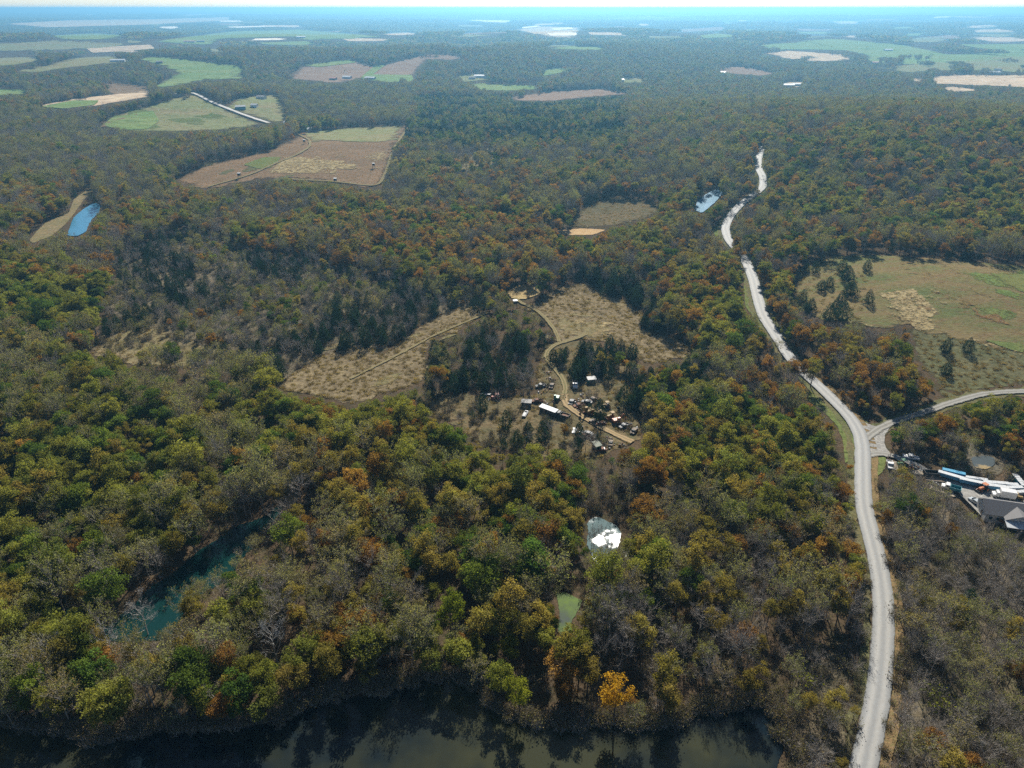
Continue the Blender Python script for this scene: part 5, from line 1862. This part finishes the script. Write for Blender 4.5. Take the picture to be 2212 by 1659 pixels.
# --- the yard by the house
box_trailer("white-roofed blue trailer first in the yard row, beside the drive", *Y(1255, 690), -34, 8.6, 2.3, 2.9, BLUE, WROOF)
box_trailer("blue-roofed trailer behind the first white-roofed one", *Y(1285, 640), -27, 7.4, 2.2, 2.7, BLUE, paint("blue_roof", (.06, .3, .48), .4))
box_trailer("white-roofed blue trailer second in the yard row", *Y(1540, 770), -24, 9.0, 2.3, 2.9, BLUE, WROOF)
box_trailer("narrow grey-white trailer behind the second yard trailer", *Y(1580, 722), -16, 7.2, 1.8, 2.4, SILVER, WROOF)
box_trailer("white-roofed blue trailer behind the orange tractor", *Y(1810, 825), -14, 7.6, 2.2, 2.8, BLUE, WROOF)
box_trailer("white-roofed trailer against the bushes behind the orange tractor", *Y(1830, 786), -8, 8.4, 2.1, 2.8, SILVER, WROOF)
box_trailer("short white-roofed trailer between two longer ones", *Y(2035, 805), -5, 4.2, 2.0, 2.7, BLUE, WROOF)
box_trailer("white-roofed trailer behind the white box truck", *Y(2065, 845), 2, 6.0, 2.0, 2.7, BLUE, WROOF)
box_trailer("long low white trailer beside the yellow loader", *Y(2150, 893), 8, 7.0, 1.9, 2.3, SILVER, WROOF)
box_trailer("small low white trailer behind the white box truck", *Y(2030, 868), 0, 3.0, 1.6, 2.1, SILVER, WROOF)
box_trailer("white-topped teal trailer alone by the brush behind the row", *Y(2130, 755), 83, 7.2, 2.4, 2.9, TEAL, WROOF)
box_truck("white box truck parked in front of the grey-roofed house", *Y(1935, 925), -18)
tractor("orange_tractor", "orange tractor parked at the trailers in the yard", *Y(1670, 832), 20, ORANGE, 1.05)
tractor("yellow_loader", "yellow loader behind the white box truck", *Y(2095, 945), 160, YELLOW, 1.0)
dump_truck("dump_truck", "white-cabbed dump truck with teal bed by the dark fence", *Y(1255, 830), -32, WHITE, TEAL, L_=5.6)
pickup("silver_car", "silver car parked beside the grey-roofed house", "car", *Y(1583, 1000), -72, SILVER, False)
dump_truck("dump_truck", "dark dump truck with brown load in front of the house", *Y(1895, 1240), -62, DARK, RUST, BROWNP, L_=6.4)
pickup("white_pickup", "white pickup by the gate fence at the drive", "pickup", *Y(472, 520), 72, WHITE)
e = thing("flatbed_trailer", "grey flatbed trailer beside the white pickup", "trailer", *Y(525, 530), 72)
d = MB().box(0, 0, .7, 5.6, 2.0, .12).build("chassis", DARK, e)
for k_ in range(7):
    MB().box(0, -.86 + k_ * .287, .825, 5.5, .26, .05).build("plank", WOOD, d)
wheels(e, (.6, 1.5), 2.1, .35)
tractor("green_tractor", "green tractor between the drive and the brush", *Y(625, 510), 10, GREENP, 1.0)
heap("scrap_heap", "rusty scrap heap behind the green tractor", "scrap heap", *Y(740, 545), [RUST, DARK, ORANGE, WOOD], 26, 2.6, 1.0, 3)
e = thing("open_container", "open black steel container at the yard entrance", "container", *Y(1000, 640), -8)
b = MB().box(0, 0, 0, 4.6, 2.3, .15).build("floor", DARK, e)
for s_ in (-1, 1):
    MB().box(0, s_ * 1.1, .152, 4.6, .09, 1.6).build("side", DARK, e)
    MB().box(s_ * 2.25, 0, .152, .09, 2.1, 1.6).build("end", DARK, e)
timber("pale stacked beams beside the open black container", *Y(860, 605), -8, 5.2, 7, WOODP)
timber("grey beams laid in front of the open black container", *Y(1060, 690), -10, 6.5, 8, WOOD)
timber("long weathered beams under the brush by the drive", *Y(640, 615), -4, 6.0, 6, WOOD)
timber("pale poles lying along the dark fence", *Y(1150, 850), -40, 7.5, 6, WOODP)
heap("scrap_heap", "small heap of pale scrap at the end of the dark fence", "scrap heap", *Y(1050, 750), [ZINC, WHITE, DARK], 14, 1.6, .7, 9)
pickup("white_pickup", "white pickup under the trees beside the drive", "pickup", *Y(742, 420), -20, WHITE)

# the house: long grey roof, cross gable, white metal lean-to in front
hx, hy, hz = gpt(*Y(1960, 1172))
e = thing("house", "grey-roofed house with front gable and white metal lean-to roof", "house", 0, 0, -15, loc=(hx, hy, hz))
w = MB().box(2.5, 0, -.5, 19, 8.0, 3.5).build("wall", WALLC, e)
MB().gable_end(2.5, 0, 3.002, 19, 8.0, 2.4).build("gable", WALLC, e)
MB().gable(2.5, 0, 2.95, 20, 9.2, 2.7).build("roof", GREYR, e)
gw = MB()
gw.box(1.6, -4.95, -.5, 7.0, 1.9, 3.5)
gw.build("wall", WALLC, e)
gr = MB()
for s_ in (-1, 1):
    vv = [(1.6 + s_ * 4.1, -6.3, 2.9), (1.6, -6.3, 4.9), (1.6, -.8, 4.95), (1.6 + s_ * 4.1, -1.5, 2.9)]
    vv += [(a_, b_, c_ + .14) for a_, b_, c_ in vv]
    gr._add(vv, [(3, 2, 1, 0), (4, 5, 6, 7), (0, 1, 5, 4), (1, 2, 6, 5), (2, 3, 7, 6), (3, 0, 4, 7)])
gr.build("gable_roof", GREYR, e)
MB()._add([(-1.9, -5.91, 3.0), (5.1, -5.91, 3.0), (1.6, -5.91, 4.75)], [(0, 1, 2)]).build("gable_end", WALLC, e)
ln = MB()._add([(-2.6, -8.9, 2.25), (9.5, -8.9, 2.25), (9.5, -5.95, 2.85), (-2.6, -5.95, 2.85), (-2.6, -8.9, 2.37), (9.5, -8.9, 2.37), (9.5, -5.95, 2.97), (-2.6, -5.95, 2.97)],
               [(3, 2, 1, 0), (4, 5, 6, 7), (0, 1, 5, 4), (1, 2, 6, 5), (2, 3, 7, 6), (3, 0, 4, 7)]).build("lean_to_roof", WROOF, e)
for k_ in range(12):
    MB()._add([(-2.4 + k_ * 1.05 + a_, b_, c_) for a_, b_, c_ in ((0, -8.9, 2.375), (.07, -8.9, 2.375), (.07, -5.95, 2.975), (0, -5.95, 2.975), (0, -8.9, 2.42), (.07, -8.9, 2.42), (.07, -5.95, 3.02), (0, -5.95, 3.02))],
              [(3, 2, 1, 0), (4, 5, 6, 7), (0, 1, 5, 4), (1, 2, 6, 5), (2, 3, 7, 6), (3, 0, 4, 7)]).build("seam", WROOF, ln)
for k_ in range(5):
    MB().rod((-2.4 + k_ * 2.9, -8.6, -.4), (-2.4 + k_ * 2.9, -8.6, 2.25), .09).build("post", WOOD, e)
for k_ in range(3):
    o_ = MB().box(-1.0 + k_ * 3.3, -5.92, 0, 2.5, .06, 2.2).build("garage_door", WHITE, e)
    for q_ in range(3):
        MB().box(-1.0 + k_ * 3.3, -5.96, .3 + q_ * .62, 2.4, .02, .5).build("panel", ZINC, o_)
for x_ in (-5.5, -3.4, 7.5, 10.0):
    f_ = MB().box(x_, -4.02, .9, 1.1, .06, 1.2).build("window", WHITE, e)
    MB().box(x_, -4.06, 1.0, .92, .03, 1.0).build("pane", GLASS, f_)
f_ = MB().box(-7.02, -1.0, 0, .06, 1.0, 2.1).build("door", WOOD, e)
MB().box(-7.08, -.65, 1.0, .06, .08, .08).build("handle", DARK, f_)
f_ = MB().box(-7.02, 1.8, .9, .06, 1.2, 1.1).build("window", WHITE, e)
MB().box(-7.06, 1.8, 1.0, .03, 1.0, .9).build("pane", GLASS, f_)
MB().box(7.5, .9, 4.4, .7, .7, 2.0).build("chimney", RUST, e)


def fence(label, pts, h, step, mat, panel, k=1.0):
    gx, gy = ground(*np.array(pts, float).T)
    q = np.stack([gx, gy], 1)
    t = np.concatenate([[0], np.cumsum(np.hypot(*np.diff(q, axis=0).T))])
    n = max(2, int(t[-1] / step))
    tt = np.linspace(0, t[-1], n + 1)
    P = np.stack([np.interp(tt, t, q[:, 0]), np.interp(tt, t, q[:, 1])], 1)
    e = thing("fence", label, "fence", 0, 0, loc=(float(P[0, 0]), float(P[0, 1]), float(hgt(P[0, 0], P[0, 1]))))
    Q = P - P[0]
    for a_ in Q:
        MB().rod((a_[0], a_[1], -.3), (a_[0], a_[1], h + .1), .08, 6).build("post", mat, e)
    for a_, b_ in zip(Q[:-1], Q[1:]):
        m_ = (a_ + b_) / 2
        l_, an = float(np.hypot(*(b_ - a_))), math.atan2(b_[1] - a_[1], b_[0] - a_[0])
        if panel:
            MB().box(m_[0], m_[1], .1, l_ - .2, .05, h - .1, an).build("panel", mat, e)
        else:
            for z_ in (.5, 1.0):
                MB().rod((a_[0], a_[1], z_), (b_[0], b_[1], z_), .04, 5).build("rail", mat, e)


fence("dark panel fence along the edge of the gravel yard", [Y(1290, 840), Y(1400, 950), Y(1640, 1200)], 1.3, 2.4, DARK, True)
fence("rusty rail fence crossing the drive entrance", [Y(500, 250), Y(470, 390)], 1.3, 2.2, RUST, False)
fence("rusty rail fence running from the drive towards the scrub", [Y(445, 410), Y(390, 600)], 1.3, 2.2, RUST, False)

# --- the junkyard clearing
shed("long_shed", "long white-roofed shed beside the dirt track in the junkyard", "shed", *J(905, 590), -38, 7.4, 1.9, 2.0, .35, DARK, WROOF, True)
dump_truck("dump_trailer", "dark open dump trailer at the end of the white-roofed shed", *J(1055, 640), -30, DARK, DARK, RUST, 6.2)
shed("low_shed", "low dark shed with flat roof behind the long shed", "shed", *J(662, 505), -8, 3.8, 2.4, 1.8, .2, DARK, DARK, True)
shed("small_shed", "small green shed with pale tilted roof beside the cedars", "shed", *J(1378, 250), 12, 3.4, 2.0, 1.8, .4, GREENP, ZINC, True)
dump_truck("old_truck", "old pale truck with empty bed parked beside the grassy track", *J(1198, 300), 88, WHITE, WOOD, None, 5.4)
excavator("dark green excavator standing at the bend of the dirt track", *J(995, 450), 70, GREENP, .85)
excavator("yellow excavator beside the dirt track in the junkyard", *J(1345, 600), 35, YELLOW, 1.0)
bulldozer("yellow bulldozer next to the yellow excavator", *J(1455, 620), -25, YELLOW, 1.0)
bulldozer("faded yellow bulldozer among scrap below the cedars", *J(1590, 650), 30, YELLOW, 1.0)
excavator("faded orange excavator at the end of the machine row", *J(1660, 700), 200, ORANGE, .9)
tractor("yellow_loader", "yellow loader under the cedars with its bucket down", *J(1540, 525), 15, YELLOW, 1.0)
tractor("red_tractor", "red tractor in the weeds near the white panels", *J(325, 435), 10, REDP, 1.0)
shed("camper_shed", "small camper-like shed with grey roof in the junkyard heap", "shed", *J(1437, 985), -70, 3.4, 2.0, 2.0, .3, GREENP, paint("mossy_roof", (.2, .22, .17), .8), True)
JM = [RUST, RUST, RUST, DARK, DARK, WOOD, ZINC]
for k_, (x_, y_, n_, sp_n, lab) in enumerate([
    (1525, 950, 40, 4.2, "wide heap of white and dark scrap beside the camper shed"), (1410, 870, 18, 2.4, "scrap heap behind the camper shed"), (1270, 780, 22, 2.6, "scrap heap beside the leaning white panel"),
    (1800, 760, 34, 3.8, "tangled scrap heap by the bright bushes near the track end"), (1210, 470, 24, 2.8, "scrap heap beside the fork of the dirt track"), (1310, 400, 20, 2.6, "rusty scrap heap below the old pale truck"),
    (860, 345, 30, 4.0, "scrap heap in the shade of the thicket by the track"), (890, 150, 18, 2.4, "pale scrap heap beside the grassy track"), (935, 220, 16, 2.2, "dark scrap heap beside the grassy track"),
    (1225, 560, 12, 1.6, "small scrap heap across the track from the shed"), (870, 490, 16, 2.2, "rusty scrap heap above the long white-roofed shed"), (1720, 960, 14, 2.0, "dark scrap heap at the foot of the dirt track"),
    (2060, 870, 12, 1.8, "scrap heap under the trees past the track end"), (1560, 880, 16, 2.0, "scrap heap between the camper shed and the track"), (520, 385, 10, 1.6, "small dark scrap heap at the thicket edge"),
]):
    heap("scrap_heap", lab, "scrap heap", *J(x_, y_), JM, int(n_ * 1.2), sp_n * .9, .78, 50 + k_)
e = thing("metal_sheet", "white metal panel leaning in the junkyard weeds", "sheet", *J(1192, 795), 75)
p_ = MB().box(0, 0, .5, 3.2, 1.5, .08, ry=.12).build("sheet", WROOF, e)
for x_ in (-1.4, 1.4):
    MB().box(x_, 0, 0, .12, 1.3, .5 + .12 * x_).build("trestle", WOOD, e)
e = thing("boat", "white boat hull beside a cedar in the junkyard", "boat", *J(648, 610), 72)
MB().profile([(-2.6, .9), (-2.2, .25), (1.9, .15), (2.2, .95)], -.8, .8).build("hull", WHITE, e, .25)
MB().box(-.2, 0, .96, 3.4, 1.1, .06).build("deck", ZINC, e)
MB().box(.9, 0, 1.02, .5, .9, .3).build("seat", DARK, e)
for s_ in (-1, 1):
    MB().box(s_ * 1.0, 0, -.1, .2, 1.3, .4).build("chock", WOOD, e)
for k_, (x_, lab) in enumerate([(190, "white metal sheets lying in the weeds, next to the shorter one"), (245, "short white metal sheet lying beside the red tractor")]):
    e = thing("metal_sheet", lab, "sheet", *J(x_, 388), -12)
    MB().box(0, 0, .35, 2.6 - .9 * k_, 1.1, .06, ry=.05).build("sheet", WROOF, e)
    MB().box(.3, 0, 0, .12, 1.0, .35).build("bearer", WOOD, e)
e = thing("utility_pole", "pale pole with crossbar at the junkyard edge", "pole", *J(2078, 600), 0)
MB().rod((0, 0, -.5), (0, 0, 7.5), .13, 8).build("shaft", WOODP, e)
MB().box(0, 0, 7.0, 1.6, .12, .12).build("crossbar", WOODP, e)
for s_ in (-.6, .6):
    MB().rod((s_, 0, 7.12), (s_, 0, 7.35), .06, 6).build("insulator", WHITE, e)


for k_, (x_, y_, r_) in enumerate([(1240, 520, 20), (1160, 480, 70), (1420, 700, -25), (1480, 720, 10), (1740, 745, 35), (1850, 800, 60), (1290, 860, 15), (1340, 830, -30), (1590, 930, 80), (1480, 1010, 5), (820, 300, 20), (940, 300, 75), (780, 470, 5), (1330, 480, -20), (1400, 450, 40)]):
    e_ = pickup("car_wreck", "rusty dark car wreck among the junkyard scrap", "car wreck", *J(x_, y_), r_, [RUST, DARK, WOOD][k_ % 3], k_ % 2 == 0, .9)
    e_["group"] = "car wrecks in the junkyard"


def blind(label, px, py, rz, k=1.0):
    e = thing("deer_stand", label, "deer stand", px, py, rz, k=k)
    for sx in (-.8, .8):
        for sy in (-.8, .8):
            MB().rod((sx * 1.25, sy * 1.25, -.2), (sx, sy, 2.6), .08, 6).build("leg", WOOD, e)
    c = MB().box(0, 0, 2.6, 1.9, 1.9, 1.7).build("cabin", DARK, e)
    MB().box(0, -.96, 3.4, 1.3, .04, .4).build("window", GLASS, c)
    MB().box(0, 0, 4.31, 2.3, 2.3, .12).build("roof", WROOF, e)
    for s_ in (-.25, .25):
        MB().rod((s_, -1.9, 0), (s_, -.98, 2.7), .04, 5).build("ladder_rail", WOOD, e)


blind("white-roofed deer stand on legs beside the pale straw mound", 1113, 666, 10)


def F7(X_, Y_):
    return 360 + X_ * .3255, 216 + Y_ * .3255


blind("deer stand beside the grassy track in the brown hill field", *F7(485, 525), 0, 1.2)
blind("deer stand at the wooded edge of the straw-coloured hill field", *F7(1122, 560), 0, 1.2)
blind("deer stand on the track bend above the brown hill field", *F7(915, 295), 0, 1.1)
blind("deer stand where tracks cross in the straw-coloured hill field", *F7(1375, 455), 0, 1.1)
FARH = [  # pixel, length, width, wall, roof, label
    (655, 285, 20, 9, WHITE, WROOF, "long white shed at the top of the brown hill field"), (668, 284, 12, 8, WHITE, ZINC, "shorter white shed beside the long one above the brown field"),
    (683, 282, 14, 7, WHITE, WROOF, "low white shed at the field edge near two others"), (482, 304, 12, 8, GREENP, GREYR, "green house among the trees below the hill field"), (508, 303, 8, 6, WHITE, WROOF, "small white shed beside the green house"),
    (623, 270, 10, 7, WHITE, WROOF, "white house in the trees by the far end of the paved lane"), (255, 134, 30, 12, WHITE, WROOF, "long white barn at the green pasture"), (290, 126, 16, 9, REDP, ROOFR, "red barn at the top of the green pasture"),
    (284, 135, 14, 9, WHITE, ZINC, "pale house beside the long white barn"), (410, 92, 40, 16, WHITE, ROOFR, "large pale barn alone in the far green field"), (434, 91, 26, 14, BLUE, GREYR, "dark barn beside the large pale barn in the far field"),
    (345, 137, 14, 9, WOOD, GREYR, "grey farmhouse under trees by the green pasture"), (520, 236, 14, 9, TEAL, ZINC, "house with pale roof beside the paved lane"), (565, 214, 13, 9, WHITE, GREYR, "white house in the trees above the paved lane"),
    (550, 232, 9, 7, WHITE, WROOF, "small white shed below the lane house"), (380, 208, 16, 9, WHITE, ZINC, "white house at the top of the paved lane"), (362, 210, 10, 8, WOOD, GREYR, "brown shed beside the house at the top of the lane"),
    (650, 82, 34, 14, WHITE, WROOF, "white farm buildings on the far ridge field"), (750, 170, 18, 10, WHITE, WROOF, "white house at the ploughed field"), (800, 172, 22, 10, ZINC, WROOF, "pale long barn below the ploughed field"),
    (720, 173, 14, 9, WOOD, ROOFR, "house with red roof under trees at the ploughed field"), (1040, 168, 30, 10, WHITE, WROOF, "long white building at the green strip"), (1020, 171, 14, 9, WHITE, GREYR, "house next to the long white building"),
    (1340, 176, 14, 9, WHITE, WROOF, "white house in a small clearing of the far wood"), (1530, 163, 20, 12, WHITE, ZINC, "white barn beside the brown strip field"), (1560, 160, 16, 10, WHITE, WROOF, "white house near the brown strip field"),
    (1700, 188, 26, 14, WHITE, WROOF, "white building by the pale clearing in the far wood"), (1722, 186, 20, 10, ZINC, WROOF, "pale building next to the one in the far wood clearing"), (2145, 160, 30, 16, WHITE, WROOF, "large white barn at the pale right field"),
    (2120, 156, 16, 10, WHITE, ZINC, "white house beside the large barn at the pale field"), (2155, 153, 14, 10, WHITE, GREYR, "grey-roofed house behind the large white barn"), (1890, 138, 18, 12, WHITE, ROOFR, "red-roofed house in the green pastures"),
    (1918, 110, 26, 14, WHITE, WROOF, "white barn in the middle of the green pastures"), (2005, 140, 20, 12, BLUE, ZINC, "dark house at the lower edge of the green pastures"), (1395, 198, 16, 10, WHITE, WROOF, "white house on the wood edge by the ploughed strip"),
    (1155, 104, 40, 14, WHITE, WROOF, "long white building in the far wood"), (1112, 103, 30, 12, WHITE, WROOF, "shorter white building in the far wood"),
]
FARH = [(a_, b_, c_, d_, e_, f_, g_.replace("pale right field", "pale field")) for a_, b_, c_, d_, e_, f_, g_ in FARH]
for k_, (px, py, L_, w_, wall, roof, lab) in enumerate(FARH):
    shed("house" if ("house" in lab.split("beside")[0] or "building" in lab) else "barn", lab, "house" if "house" in lab else "barn", px, py, random.uniform(-25, 25), L_, w_, 3.2 + L_ * .03, 1.0 + w_ * .07, wall, roof)

# ------------------------------------------------------------------ the hazy air
m = bpy.data.materials.new("haze")
m.use_nodes = True
nt = m.node_tree
nt.nodes.clear()
out = nt.nodes.new("ShaderNodeOutputMaterial")
pv = nt.nodes.new("ShaderNodeVolumePrincipled")
pv.inputs['Color'].default_value = (.23, .56, .84, 1)
pv.inputs['Density'].default_value = .00017
pv.inputs['Anisotropy'].default_value = .6
nt.links.new(pv.outputs[0], out.inputs['Volume'])
bm = bmesh.new()
bmesh.ops.create_cube(bm, size=1)
for v in bm.verts:
    v.co = Vector((v.co.x * 56000, (v.co.y + .5) * 30000 - 2200, -1.0 if v.co.z < 0 else 152.0))
me = bpy.data.meshes.new("haze")
bm.to_mesh(me)
me.materials.append(m)
link("haze", me, kind="stuff", label="pale blue haze thickening towards the horizon", cat="haze")
